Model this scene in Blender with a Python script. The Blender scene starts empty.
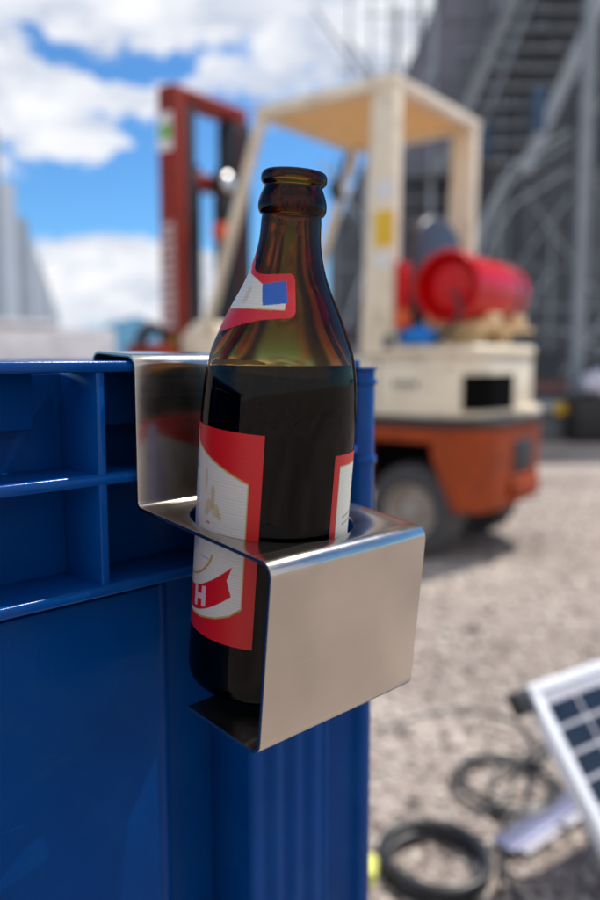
import bpy, bmesh, math, random
import numpy as np
from mathutils import Vector, Matrix
random.seed(7); rng = np.random.default_rng(7)
C = bpy.context.scene.collection
PI = math.pi
H0 = 0.89                      # height of the crate rim above the ground
R = math.radians
YAW, PITCH = R(44.327), R(6.705)
CAM = Vector((-0.1888, -0.2982, H0 + 0.0013))
RIGHT = Vector((math.cos(YAW), -math.sin(YAW), 0)); FW = Vector((math.sin(YAW), math.cos(YAW), 0))
def G(u, v, z=0.0):            # site coordinates: u across, v away from the crate, z above ground
    return Vector((CAM.x, CAM.y, 0)) + RIGHT * u + FW * v + Vector((0, 0, z))
ROTUV = -YAW                   # z rotation which turns local x,y into the site's u,v

# ------------------------------------------------------------------ materials
def new_mat(name):
    m = bpy.data.materials.new(name); m.use_nodes = True
    nt = m.node_tree; b = nt.nodes['Principled BSDF']; return m, nt, b
def mat(name, col, rough=0.5, metal=0.0, var=0.12, vscale=8.0, bump=0.0, bscale=60.0, coat=0.0, dirt=None, dirt_amt=0.0, spec=0.5, rvar=0.1):
    m, nt, b = new_mat(name); N = nt.nodes; L = nt.links
    tc = N.new('ShaderNodeTexCoord')
    nz = N.new('ShaderNodeTexNoise'); nz.inputs['Scale'].default_value = vscale; nz.inputs['Detail'].default_value = 6; nz.inputs['Roughness'].default_value = 0.65
    L.new(tc.outputs['Object'], nz.inputs['Vector'])
    rp = N.new('ShaderNodeValToRGB'); e = rp.color_ramp.elements
    e[0].position = 0.3; e[1].position = 0.72
    e[0].color = (*[c * (1 - var) for c in col], 1); e[1].color = (*[min(1, c * (1 + var)) for c in col], 1)
    L.new(nz.outputs['Fac'], rp.inputs['Fac'])
    out = rp.outputs['Color']
    if dirt:
        n2 = N.new('ShaderNodeTexNoise'); n2.inputs['Scale'].default_value = vscale * 2.7; n2.inputs['Detail'].default_value = 8; n2.inputs['Roughness'].default_value = 0.7
        L.new(tc.outputs['Object'], n2.inputs['Vector'])
        r2 = N.new('ShaderNodeValToRGB'); r2.color_ramp.elements[0].position = 0.5; r2.color_ramp.elements[1].position = 0.68
        r2.color_ramp.elements[1].color = (dirt_amt,) * 3 + (1,)
        L.new(n2.outputs['Fac'], r2.inputs['Fac'])
        mx = N.new('ShaderNodeMixRGB'); mx.inputs[2].default_value = (*dirt, 1)
        L.new(r2.outputs['Color'], mx.inputs[0]); L.new(out, mx.inputs[1]); out = mx.outputs[0]
    L.new(out, b.inputs['Base Color'])
    mr = N.new('ShaderNodeMapRange'); mr.inputs['To Min'].default_value = max(0.02, rough * (1 - rvar)); mr.inputs['To Max'].default_value = min(1, rough * (1 + rvar))
    L.new(nz.outputs['Fac'], mr.inputs['Value']); L.new(mr.outputs['Result'], b.inputs['Roughness'])
    b.inputs['Metallic'].default_value = metal
    b.inputs['Coat Weight'].default_value = coat; b.inputs['Coat Roughness'].default_value = 0.1
    b.inputs['Specular IOR Level'].default_value = spec
    if bump:
        bz = N.new('ShaderNodeTexNoise'); bz.inputs['Scale'].default_value = bscale; bz.inputs['Detail'].default_value = 4
        L.new(tc.outputs['Object'], bz.inputs['Vector'])
        bp = N.new('ShaderNodeBump'); bp.inputs['Strength'].default_value = bump; bp.inputs['Distance'].default_value = 0.002
        L.new(bz.outputs['Fac'], bp.inputs['Height']); L.new(bp.outputs['Normal'], b.inputs['Normal'])
    return m

M = {}
M['blue'] = mat('blue_plastic', (0.0001, 0.040, 0.182), 0.25, var=0.15, vscale=14, bump=0.06, bscale=350, spec=0.06, dirt=(0.004, 0.055, 0.17), dirt_amt=0.45)
M['bluelit'] = mat('blue_plastic_lit', (0.0001, 0.054, 0.25), 0.2, var=0.12, vscale=20, bump=0.05, bscale=400, spec=0.2, dirt=(0.006, 0.08, 0.24), dirt_amt=0.4)  # same crate plastic, base brightened to paint in sunlight on the corner post
M['cream'] = mat('cream_paint', (0.86, 0.75, 0.57), 0.42, var=0.08, vscale=3, dirt=(0.36, 0.27, 0.17), dirt_amt=0.5, spec=0.4)
M['cream_roof'] = mat('cream_roof_paint', (0.86, 0.68, 0.40), 0.5, var=0.05, vscale=3, dirt=(0.5, 0.36, 0.2), dirt_amt=0.3)
nt = M['cream_roof'].node_tree; b = nt.nodes['Principled BSDF']; tr = nt.nodes.new('ShaderNodeBsdfTranslucent'); tr.inputs['Color'].default_value = (0.85, 0.60, 0.30, 1)
mx = nt.nodes.new('ShaderNodeMixShader'); mx.inputs[0].default_value = 0.30; nt.links.new(b.outputs[0], mx.inputs[1]); nt.links.new(tr.outputs[0], mx.inputs[2]); nt.links.new(mx.outputs[0], nt.nodes['Material Output'].inputs['Surface'])   # thin fibreglass roof sheet glows in the sun
M['orange'] = mat('faded_orange_paint', (0.34, 0.060, 0.018), 0.55, var=0.2, vscale=4, dirt=(0.15, 0.045, 0.02), dirt_amt=0.6, spec=0.12)
M['mast'] = mat('mast_red_paint', (0.27, 0.026, 0.010), 0.5, spec=0.25, var=0.2, vscale=5, dirt=(0.06, 0.02, 0.015), dirt_amt=0.5)
M['redtank'] = mat('glossy_red_paint', (0.58, 0.002, 0.003), 0.26, var=0.05, vscale=3, coat=0.0, spec=0.3)
M['orangered'] = mat('bright_orange_paint', (0.75, 0.11, 0.02), 0.45, var=0.1)
M['black'] = mat('black_rubber', (0.016, 0.016, 0.018), 0.6, var=0.25, vscale=20, bump=0.3, bscale=80, dirt=(0.09, 0.08, 0.07), dirt_amt=0.35)
M['cable'] = mat('black_cable_sheath', (0.02, 0.021, 0.024), 0.42, var=0.2, vscale=40)
M['dark'] = mat('dark_steel', (0.025, 0.024, 0.026), 0.5, metal=0.2, var=0.3, vscale=10)
M['tyre'] = mat('tyre_rubber', (0.06, 0.058, 0.060), 0.75, var=0.2, vscale=9, dirt=(0.14, 0.12, 0.10), dirt_amt=0.5)
M['rim'] = mat('dusty_wheel_rim', (0.46, 0.39, 0.33), 0.6, var=0.2, vscale=14, dirt=(0.08, 0.06, 0.05), dirt_amt=0.6)
M['hub'] = mat('bright_hub_metal', (0.42, 0.38, 0.34), 0.45, metal=0.3, var=0.1)
M['void'] = mat('black_opening', (0.004, 0.004, 0.004), 0.9, spec=0.05)
M['lens'] = mat('bright_lamp_lens', (0.8, 0.78, 0.76), 0.3, metal=0.4, var=0.05)
M['charcoal'] = mat('charcoal_vinyl', (0.05, 0.047, 0.055), 0.38, var=0.15)
M['yellow'] = mat('yellow_sticker', (0.82, 0.50, 0.02), 0.45, var=0.06)
M['yellowgreen'] = mat('yellow_plastic', (0.66, 0.66, 0.16), 0.5, var=0.06)
M['white'] = mat('white_print', (0.78, 0.78, 0.76), 0.5, var=0.06)
M['paleprint'] = mat('weathered_pale_lettering', (0.55, 0.42, 0.40), 0.6, var=0.15, vscale=30)
M['green'] = mat('green_print', (0.14, 0.42, 0.05), 0.5, var=0.08)
M['greyprint'] = mat('grey_print', (0.12, 0.125, 0.12), 0.5, var=0.1)
M['bluecloth'] = mat('blue_work_cloth', (0.01, 0.22, 0.70), 0.75, var=0.25, vscale=18)
M['scaf'] = mat('galvanised_scaffold', (0.40, 0.45, 0.50), 0.55, metal=0.0, var=0.2, vscale=5)
M['scafdark'] = mat('dark_scaffold', (0.20, 0.22, 0.24), 0.55, metal=0.3, var=0.25, vscale=4)
M['scafmid'] = mat('painted_grey_post', (0.26, 0.30, 0.34), 0.6, var=0.15, vscale=3)
M['mesh'] = mat('dark_mesh_sheeting', (0.115, 0.128, 0.15), 0.85, var=0.35, vscale=1.6, bump=0.4, bscale=12)
M['panelgrey'] = mat('grey_violet_sheeting', (0.20, 0.21, 0.26), 0.8, var=0.12, vscale=1.2)
M['concrete'] = mat('pale_concrete', (0.68, 0.66, 0.68), 0.85, var=0.16, vscale=2.2, bump=0.3, bscale=30, dirt=(0.26, 0.25, 0.25), dirt_amt=0.5)
M['clad'] = mat('pale_grey_cladding', (0.62, 0.67, 0.72), 0.6, metal=0.0, var=0.12, vscale=0.4)
M['cladjoint'] = mat('grey_cladding_post', (0.36, 0.41, 0.46), 0.6, metal=0.0, var=0.12, vscale=0.6)
M['alu'] = mat('aluminium_frame', (0.86, 0.87, 0.90), 0.4, metal=0.2, var=0.06, vscale=20)
M['whiteframe'] = mat('white_panel_sheet', (0.72, 0.74, 0.78), 0.3, var=0.04, vscale=20, coat=0.4)
M['backsheet'] = mat('grey_backing_sheet', (0.50, 0.49, 0.54), 0.35, var=0.08, vscale=20)
M['lavender'] = mat('anodised_bar', (0.17, 0.18, 0.28), 0.4, metal=0.4, var=0.1, vscale=15)
M['tarp'] = mat('white_plastic_sack', (0.62, 0.62, 0.72), 0.5, var=0.1, vscale=10)
M['brick'] = mat('reddish_board', (0.22, 0.10, 0.09), 0.8, var=0.2)

def scuff(m, amt, light, base_rough):
    nt = m.node_tree; N = nt.nodes; L = nt.links; b = N['Principled BSDF']; tc = N.new('ShaderNodeTexCoord'); col = b.inputs['Base Color'].links[0].from_socket; acc = None
    for rot, sc_ in ((0.5, (30, 30, 900)), (-0.9, (40, 40, 1300)), (1.4, (25, 25, 700))):
        mp = N.new('ShaderNodeMapping'); mp.inputs['Rotation'].default_value = (0, rot, 0); mp.inputs['Scale'].default_value = sc_; L.new(tc.outputs['Object'], mp.inputs['Vector'])
        nz = N.new('ShaderNodeTexNoise'); nz.inputs['Scale'].default_value = 1.0; nz.inputs['Detail'].default_value = 2; L.new(mp.outputs[0], nz.inputs['Vector'])
        rp = N.new('ShaderNodeValToRGB'); rp.color_ramp.elements[0].position = 0.735; rp.color_ramp.elements[1].position = 0.80; L.new(nz.outputs['Fac'], rp.inputs['Fac'])
        if acc is None: acc = rp.outputs[0]
        else:
            ad = N.new('ShaderNodeMixRGB'); ad.blend_type = 'LIGHTEN'; ad.inputs[0].default_value = 1; L.new(acc, ad.inputs[1]); L.new(rp.outputs[0], ad.inputs[2]); acc = ad.outputs[0]
    mu = N.new('ShaderNodeMath'); mu.operation = 'MULTIPLY'; mu.inputs[1].default_value = amt; L.new(acc, mu.inputs[0])
    mx = N.new('ShaderNodeMixRGB'); mx.inputs[2].default_value = (*light, 1); L.new(mu.outputs[0], mx.inputs[0]); L.new(col, mx.inputs[1]); L.new(mx.outputs[0], b.inputs['Base Color'])
scuff(M['blue'], 0.22, (0.03, 0.10, 0.26), .3); scuff(M['bluelit'], 0.25, (0.05, 0.15, 0.36), .3)
def steel(name, rough, col=(0.62, 0.60, 0.575), aniso=0.0):
    m, nt, b = new_mat(name); N = nt.nodes; L = nt.links
    tc = N.new('ShaderNodeTexCoord')
    mp = N.new('ShaderNodeMapping'); mp.inputs['Scale'].default_value = (4, 500, 500)     # brushed along x
    L.new(tc.outputs['Object'], mp.inputs['Vector'])
    nz = N.new('ShaderNodeTexNoise'); nz.inputs['Scale'].default_value = 2.0; nz.inputs['Detail'].default_value = 3
    L.new(mp.outputs[0], nz.inputs['Vector'])
    sm = N.new('ShaderNodeTexNoise'); sm.inputs['Scale'].default_value = 38; sm.inputs['Detail'].default_value = 7; sm.inputs['Roughness'].default_value = 0.7   # smudges
    L.new(tc.outputs['Object'], sm.inputs['Vector'])
    mr = N.new('ShaderNodeMapRange'); mr.inputs['From Min'].default_value = 0.35; mr.inputs['From Max'].default_value = 0.7
    mr.inputs['To Min'].default_value = rough * 0.85; mr.inputs['To Max'].default_value = rough * 1.35
    L.new(sm.outputs['Fac'], mr.inputs['Value'])
    ad = N.new('ShaderNodeMath'); ad.operation = 'MULTIPLY_ADD'; ad.inputs[1].default_value = 0.10; L.new(nz.outputs['Fac'], ad.inputs[0]); L.new(mr.outputs['Result'], ad.inputs[2])
    L.new(ad.outputs[0], b.inputs['Roughness'])
    rp = N.new('ShaderNodeValToRGB'); e = rp.color_ramp.elements
    e[0].color = (*[c * 0.94 for c in col], 1); e[1].color = (*[c * 1.02 for c in col], 1); e[0].position = .3; e[1].position = .7
    L.new(sm.outputs['Fac'], rp.inputs['Fac']); L.new(rp.outputs['Color'], b.inputs['Base Color'])
    b.inputs['Metallic'].default_value = 1.0
    bp = N.new('ShaderNodeBump'); bp.inputs['Strength'].default_value = 0.05; bp.inputs['Distance'].default_value = 0.0004
    L.new(nz.outputs['Fac'], bp.inputs['Height']); L.new(bp.outputs['Normal'], b.inputs['Normal'])
    return m
M['steel'] = steel('brushed_stainless_steel', 0.15, (0.54, 0.485, 0.43))
scuff(M['steel'], 0.5, (0.62, 0.57, 0.52), .1)
M['steeldark'] = mat('scratch_mark', (0.03, 0.02, 0.02), 0.6)

def glassy(name, col, ior, rough=0.0, dens=0, gloss=0.0):
    m, nt, b = new_mat(name); N = nt.nodes; L = nt.links
    va = N.new('ShaderNodeVolumeAbsorption'); va.inputs['Color'].default_value = (*col, 1); va.inputs['Density'].default_value = dens
    L.new(va.outputs[0], N['Material Output'].inputs['Volume']); col = (1, 1, 1)
    rf = N.new('ShaderNodeBsdfRefraction'); rf.inputs['IOR'].default_value = ior; rf.inputs['Roughness'].default_value = rough; last = rf.outputs[0]; nrm = [rf.inputs['Normal']]
    if gloss:
        gl = N.new('ShaderNodeBsdfGlossy'); gl.inputs['Roughness'].default_value = 0.015; fr = N.new('ShaderNodeFresnel'); fr.inputs['IOR'].default_value = ior
        mu = N.new('ShaderNodeMath'); mu.operation = 'MULTIPLY'; mu.inputs[1].default_value = gloss; L.new(fr.outputs[0], mu.inputs[0])
        mx = N.new('ShaderNodeMixShader'); L.new(mu.outputs[0], mx.inputs[0]); L.new(last, mx.inputs[1]); L.new(gl.outputs[0], mx.inputs[2]); last = mx.outputs[0]; nrm += [gl.inputs['Normal'], fr.inputs['Normal']]
    L.new(last, N['Material Output'].inputs['Surface']); N.remove(b); return m, nt, nrm
M['glass'], nt, nrm = glassy('brown_bottle_glass', (0.79, 0.615, 0.20), 1.5, dens=1420, gloss=0.5)
tc = nt.nodes.new('ShaderNodeTexCoord'); nz = nt.nodes.new('ShaderNodeTexNoise'); nz.inputs['Scale'].default_value = 55; nz.inputs['Detail'].default_value = 2
bp = nt.nodes.new('ShaderNodeBump'); bp.inputs['Strength'].default_value = 0.10; bp.inputs['Distance'].default_value = 0.0012
nt.links.new(tc.outputs['Object'], nz.inputs['Vector']); nt.links.new(nz.outputs['Fac'], bp.inputs['Height']); 
M['wetglass'], nt, b = glassy('wetted_bottle_glass', (0.79, 0.615, 0.20), 1.5, dens=1420)
M['beer'], nt, b = glassy('dark_beer', (0.72, 0.50, 0.0), 1.33, dens=170, gloss=0.3)

def label_mat(name, rough):
    m, nt, b = new_mat(name); N = nt.nodes; L = nt.links
    at_ = N.new('ShaderNodeAttribute'); at_.attribute_name = 'Col'
    tc = N.new('ShaderNodeTexCoord'); wv = N.new('ShaderNodeTexWave'); wv.inputs['Scale'].default_value = 260; wv.bands_direction = 'Z'; wv.inputs['Distortion'].default_value = 0.6
    L.new(tc.outputs['Object'], wv.inputs['Vector'])
    mx = N.new('ShaderNodeMixRGB'); mx.blend_type = 'MULTIPLY'; mx.inputs[0].default_value = 0.10
    L.new(at_.outputs['Color'], mx.inputs[1]); L.new(wv.outputs['Color'], mx.inputs[2]); L.new(mx.outputs[0], b.inputs['Base Color'])
    b.inputs['Roughness'].default_value = rough; b.inputs['Specular IOR Level'].default_value = 0.5
    nz = N.new('ShaderNodeTexNoise'); nz.inputs['Scale'].default_value = 140; nz.inputs['Detail'].default_value = 3
    L.new(tc.outputs['Object'], nz.inputs['Vector'])
    bp = N.new('ShaderNodeBump'); bp.inputs['Strength'].default_value = 0.12; bp.inputs['Distance'].default_value = 0.0006
    L.new(nz.outputs['Fac'], bp.inputs['Height']); L.new(bp.outputs['Normal'], b.inputs['Normal'])
    return m
M['label'] = label_mat('printed_paper', 0.42)

def gravel_ground():
    m, nt, b = new_mat('gravel_ground'); N = nt.nodes; L = nt.links
    tc = N.new('ShaderNodeTexCoord')
    v1 = N.new('ShaderNodeTexVoronoi'); v1.inputs['Scale'].default_value = 62
    v2 = N.new('ShaderNodeTexVoronoi'); v2.inputs['Scale'].default_value = 27
    for v in (v1, v2): L.new(tc.outputs['Object'], v.inputs['Vector'])
    def ramp(src, cols):
        r = N.new('ShaderNodeValToRGB'); r.color_ramp.interpolation = 'LINEAR'
        while len(r.color_ramp.elements) < len(cols): r.color_ramp.elements.new(0.5)
        for e, (p, c) in zip(r.color_ramp.elements, cols): e.position = p; e.color = (*c, 1)
        L.new(src, r.inputs['Fac']); return r
    s1 = N.new('ShaderNodeSeparateColor'); L.new(v1.outputs['Color'], s1.inputs[0])
    s2 = N.new('ShaderNodeSeparateColor'); L.new(v2.outputs['Color'], s2.inputs[0])
    r1 = ramp(s1.outputs[0], [(0.0, (0.22, 0.175, 0.15)), (0.35, (0.34, 0.28, 0.24)), (0.7, (0.43, 0.365, 0.32)), (0.92, (0.56, 0.49, 0.42)), (1, (0.60, 0.54, 0.46))])
    r2 = ramp(s2.outputs[0], [(0.0, (0.29, 0.24, 0.21)), (0.5, (0.38, 0.32, 0.28)), (1, (0.50, 0.42, 0.36))])
    mx = N.new('ShaderNodeMixRGB'); mx.inputs[0].default_value = 0.45; L.new(r1.outputs[0], mx.inputs[1]); L.new(r2.outputs[0], mx.inputs[2])
    n3 = N.new('ShaderNodeTexNoise'); n3.inputs['Scale'].default_value = 0.9; n3.inputs['Detail'].default_value = 5; L.new(tc.outputs['Object'], n3.inputs['Vector'])
    r3 = ramp(n3.outputs['Fac'], [(0.34, (0.62, 0.61, 0.62)), (0.66, (1.10, 1.11, 1.12))])
    m3 = N.new('ShaderNodeMixRGB'); m3.blend_type = 'MULTIPLY'; m3.inputs[0].default_value = 1; L.new(mx.outputs[0], m3.inputs[1]); L.new(r3.outputs[0], m3.inputs[2])
    L.new(m3.outputs[0], b.inputs['Base Color']); b.inputs['Roughness'].default_value = 0.9; b.inputs['Specular IOR Level'].default_value = 0.2
    bp = N.new('ShaderNodeBump'); bp.inputs['Strength'].default_value = 0.7; bp.inputs['Distance'].default_value = 0.008; bp.invert = True
    L.new(v1.outputs['Distance'], bp.inputs['Height']); L.new(bp.outputs['Normal'], b.inputs['Normal'])
    return m
M['ground'] = gravel_ground()
def pebble_mat():
    m, nt, b = new_mat('pebbles'); N = nt.nodes; L = nt.links
    g = N.new('ShaderNodeNewGeometry'); r = N.new('ShaderNodeValToRGB')
    cols = [(0, (0.10, 0.08, 0.07)), (0.3, (0.31, 0.25, 0.21)), (0.6, (0.42, 0.355, 0.31)), (0.85, (0.50, 0.43, 0.37)), (1.0, (0.72, 0.66, 0.57))]
    while len(r.color_ramp.elements) < len(cols): r.color_ramp.elements.new(0.5)
    for e, (p, c) in zip(r.color_ramp.elements, cols): e.position = p; e.color = (*c, 1)
    L.new(g.outputs['Random Per Island'], r.inputs['Fac']); L.new(r.outputs[0], b.inputs['Base Color']); b.inputs['Roughness'].default_value = 0.7
    return m
M['pebble'] = pebble_mat()
def hill_mat():
    m, nt, b = new_mat('hazy_hills'); N = nt.nodes; L = nt.links
    tc = N.new('ShaderNodeTexCoord'); nz = N.new('ShaderNodeTexNoise'); nz.inputs['Scale'].default_value = 0.006; nz.inputs['Detail'].default_value = 6
    L.new(tc.outputs['Object'], nz.inputs['Vector'])
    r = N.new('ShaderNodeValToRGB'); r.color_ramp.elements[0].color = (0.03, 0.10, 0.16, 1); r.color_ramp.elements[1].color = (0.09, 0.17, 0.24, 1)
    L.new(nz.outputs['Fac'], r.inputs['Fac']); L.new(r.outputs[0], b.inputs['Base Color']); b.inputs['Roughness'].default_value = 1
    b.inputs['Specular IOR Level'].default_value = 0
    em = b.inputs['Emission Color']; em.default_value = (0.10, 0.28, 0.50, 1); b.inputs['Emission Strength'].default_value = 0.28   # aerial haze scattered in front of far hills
    return m
M['hill'] = hill_mat()

# ------------------------------------------------------------------ mesh builder
class MB:
    def __init__(s): s.v = []; s.f = []; s.mi = []; s.cur = 0
    def add(s, vs, fs):
        o = len(s.v); s.v += [tuple(v) for v in vs]; s.f += [tuple(i + o for i in f) for f in fs]; s.mi += [s.cur] * len(fs); return s
    def box(s, x0, x1, y0, y1, z0, z1, mt=None):
        vs = [(x, y, z) for x in (x0, x1) for y in (y0, y1) for z in (z0, z1)]
        if mt is not None: vs = [mt @ Vector(v) for v in vs]
        return s.add(vs, [(0, 1, 3, 2), (4, 6, 7, 5), (0, 4, 5, 1), (2, 3, 7, 6), (0, 2, 6, 4), (1, 5, 7, 3)])
    def prism(s, pts, a, b_, axis='z', caps=True):
        n = len(pts)
        def P(p, t): return {'z': (p[0], p[1], t), 'x': (t, p[0], p[1]), 'y': (p[0], t, p[1])}[axis]
        vs = [P(p, a) for p in pts] + [P(p, b_) for p in pts]
        fs = [(i, (i + 1) % n, n + (i + 1) % n, n + i) for i in range(n)]
        if caps: fs += [tuple(range(n))[::-1], tuple(range(n, 2 * n))]
        return s.add(vs, fs)
    def beam(s, a, b_, w, h=None, up=Vector((0, 0, 1))):
        a, b_ = Vector(a), Vector(b_); h = h or w; d = (b_ - a); L_ = d.length; d.normalize()
        if abs(d.dot(up)) > 0.99: up = Vector((0, 1, 0))
        x = d.cross(up).normalized(); y = x.cross(d)
        vs = []
        for t in (0, L_):
            for sx, sy in ((-1, -1), (1, -1), (1, 1), (-1, 1)): vs.append(a + d * t + x * sx * w / 2 + y * sy * h / 2)
        return s.add(vs, [(3, 2, 1, 0), (4, 5, 6, 7), (0, 1, 5, 4), (1, 2, 6, 5), (2, 3, 7, 6), (3, 0, 4, 7)])
    def tube(s, path, r, n=10, closed=False):
        path = [Vector(p) for p in path]; k = len(path); vs = []; up = Vector((0, 0, 1)); x = None
        for i, p in enumerate(path):
            if closed: d = path[(i + 1) % k] - path[i - 1]
            else: d = path[min(i + 1, k - 1)] - path[max(i - 1, 0)]
            d.normalize()
            if x is None:
                u0 = up if abs(d.dot(up)) < 0.9 else Vector((1, 0, 0)); x = d.cross(u0).normalized()
            x = (x - d * x.dot(d)).normalized(); y = d.cross(x)
            rr = r(i / max(1, k - 1)) if callable(r) else r
            for j in range(n): a = 2 * PI * j / n; vs.append(p + x * math.cos(a) * rr + y * math.sin(a) * rr)
        fs = []
        for i in range(k if closed else k - 1):
            i2 = (i + 1) % k
            for j in range(n): fs.append((i * n + j, i * n + (j + 1) % n, i2 * n + (j + 1) % n, i2 * n + j))
        if not closed: fs += [tuple(range(n))[::-1], tuple((k - 1) * n + j for j in range(n))]
        return s.add(vs, fs)
    def lathe(s, prof, n=64, mt=None, close=False):      # prof: (r, z); r==0 ends make a pole
        vs = []; idx = []
        for r_, z in prof:
            if r_ <= 1e-7: idx.append([len(vs)] * n); vs.append(Vector((0, 0, z)))
            else:
                idx.append([len(vs) + j for j in range(n)])
                vs += [Vector((r_ * math.cos(2 * PI * j / n), r_ * math.sin(2 * PI * j / n), z)) for j in range(n)]
        if mt is not None: vs = [mt @ v for v in vs]
        fs = []; rng_ = range(len(prof) if close else len(prof) - 1)
        for i in rng_:
            A_, B_ = idx[i], idx[(i + 1) % len(prof)]
            for j in range(n):
                q = [A_[j], A_[(j + 1) % n], B_[(j + 1) % n], B_[j]]; u = []
                for t in q:
                    if t not in u: u.append(t)
                if len(u) > 2: fs.append(tuple(u))
        return s.add(vs, fs)
    def build(s, name, mats, parent=None, bevel=0.0, seg=2, smooth=35, loc=None):
        me = bpy.data.meshes.new(name); me.from_pydata(s.v, [], s.f)
        mats = mats if isinstance(mats, (list, tuple)) else [mats]
        for m in mats: me.materials.append(M[m] if isinstance(m, str) else m)
        for p, k in zip(me.polygons, s.mi): p.material_index = k
        bm = bmesh.new(); bm.from_mesh(me); bmesh.ops.recalc_face_normals(bm, faces=bm.faces)
        if bevel:
            es = [e for e in bm.edges if len(e.link_faces) == 2 and e.calc_face_angle(0) > R(28)]
            bmesh.ops.bevel(bm, geom=es, offset=bevel, segments=seg, profile=0.5, affect='EDGES', clamp_overlap=True)
        bm.to_mesh(me); bm.free()
        if smooth:
            me.polygons.foreach_set('use_smooth', [True] * len(me.polygons)); me.set_sharp_from_angle(angle=R(smooth))
        o = bpy.data.objects.new(name, me); C.objects.link(o)
        if parent: o.parent = parent
        if loc is not None: o.location = loc
        return o
def tag(o, label=None, cat=None, group=None, kind=None):
    for k, v in (('label', label), ('category', cat), ('group', group), ('kind', kind)):
        if v: o[k] = v
    return o
def thing(name, label, cat, loc=(0, 0, 0), rotz=0.0, group=None):
    o = bpy.data.objects.new(name, None); C.objects.link(o); o.location = loc; o.rotation_euler = (0, 0, rotz)
    o.empty_display_size = 0.1
    return tag(o, label, cat, group)

# ------------------------------------------------------------------ world: sky with clouds
def px_dir(x, y):
    q = Vector(((x - 300) / 783.6, 1, (450 - y) / 783.6))
    q = Matrix.Rotation(-PITCH, 3, 'X') @ q
    q.normalize(); return math.atan2(q.x, q.y), math.asin(q.z)
SUN_DIR = (RIGHT * .775 + FW * .632).normalized() * math.cos(R(58)) + Vector((0, 0, math.sin(R(58))))
def build_world():
    w = bpy.data.worlds.new('World'); bpy.context.scene.world = w; w.use_nodes = True
    nt = w.node_tree; N = nt.nodes; L = nt.links; N.clear()
    out = N.new('ShaderNodeOutputWorld'); bg = N.new('ShaderNodeBackground'); bg.inputs['Strength'].default_value = 0.1
    L.new(bg.outputs[0], out.inputs[0])
    sky = N.new('ShaderNodeTexSky'); sky.sky_type = 'NISHITA'; sky.sun_disc = False
    sky.sun_elevation = R(58); sky.sun_rotation = math.atan2(SUN_DIR.x, SUN_DIR.y); sky.air_density = 1.0; sky.dust_density = 0.3; sky.ozone_density = 2.0; sky.altitude = 500
    def mth(op, a, b_=None, c=None):
        n = N.new('ShaderNodeMath'); n.operation = op
        for i, q in enumerate((a, b_, c)):
            if q is None: continue
            if hasattr(q, 'links') or hasattr(q, 'node'): L.new(q, n.inputs[i])
            else: n.inputs[i].default_value = q
        return n.outputs[0]
    tc = N.new('ShaderNodeTexCoord'); rot = N.new('ShaderNodeMapping'); rot.vector_type = 'POINT'; rot.inputs['Rotation'].default_value = (0, 0, YAW)
    L.new(tc.outputs['Generated'], rot.inputs['Vector'])
    sp = N.new('ShaderNodeSeparateXYZ'); L.new(rot.outputs[0], sp.inputs[0])
    def noise(scale, detail, rough=0.6, dist=0.0, zs=2.2):
        mp = N.new('ShaderNodeMapping'); mp.inputs['Scale'].default_value = (1, 1, zs); L.new(tc.outputs['Generated'], mp.inputs[0])
        n = N.new('ShaderNodeTexNoise'); n.inputs['Scale'].default_value = scale; n.inputs['Detail'].default_value = detail
        n.inputs['Roughness'].default_value = rough; n.inputs['Distortion'].default_value = dist; L.new(mp.outputs[0], n.inputs['Vector']); return n.outputs['Fac']
    az = mth('ARCTAN2', sp.outputs[0], sp.outputs[1]); el = mth('ARCSINE', sp.outputs[2])
    az0, el0 = az, el
    az = mth('ADD', az, mth('MULTIPLY_ADD', noise(5.5, 5, 0.6, 0.0, 1.5), 0.30, -0.15)); el = mth('ADD', el, mth('MULTIPLY_ADD', noise(6.3, 5, 0.6, 0.0, 1.1), 0.16, -0.08))
    base = mth('MULTIPLY_ADD', noise(2.6, 8, 0.62, 0.3), 2.6, -1.30)     # broken cloud all round the sky
    base = mth('ADD', base, mth('MULTIPLY', mth('MAXIMUM', mth('MULTIPLY', sp.outputs[1], -1.0), 0.0), 2.2))
    # away from the blue gap in front, the cover follows the noise; near it these masses decide
    masses = [  # x, y, half-width, half-height, weight
        (300, 20, 330, 62, 1.3), (60, 98, 75, 24, 0.95), (-60, 60, 120, 90, 0.9), (20, 30, 60, 16, 0.35), (400, 30, 80, 70, 1.2), (200, 95, 110, 24, 0.55),
        (72, 152, 28, 15, 1.25), (10, 150, 34, 22, 1.2), (100, 160, 22, 11, 0.8), (120, 285, 110, 48, 1.25), (30, 300, 60, 30, 0.5), (175, 262, 60, 34, 0.8), (240, 300, 60, 40, 0.6), (268, 134, 22, 14, 0.55),
        (100, 55, 85, 15, -1.35), (160, 62, 50, 12, -0.6), (130, 200, 190, 44, -0.9), (310, 175, 120, 60, -0.7), (170, 125, 90, 16, -0.5)]
    tot = mth('ADD', base, mth('MULTIPLY', mth('SMOOTH_MIN', mth('MAXIMUM', mth('SUBTRACT', el, 0.72), 0.0), 0.4, 0.05), 1.6))
    for (x, y, sx, sy, wgt) in masses:
        a0, e0 = px_dir(x, y); sa, se = sx / 783.6, sy / 783.6
        q = mth('ADD', mth('POWER', mth('ABSOLUTE', mth('MULTIPLY', mth('SUBTRACT', az, a0), 1 / sa)), 2.0), mth('POWER', mth('ABSOLUTE', mth('MULTIPLY', mth('SUBTRACT', el, e0), 1 / se)), 2.0))
        tot = mth('ADD', tot, mth('MULTIPLY', mth('EXPONENT', mth('MULTIPLY', q, -0.9)), wgt))
    edge = mth('MULTIPLY_ADD', noise(15, 10, 0.72, 0.7, 2.0), 3.4, -1.7)
    tot = mth('ADD', tot, mth('MULTIPLY', edge, 0.72))
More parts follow.
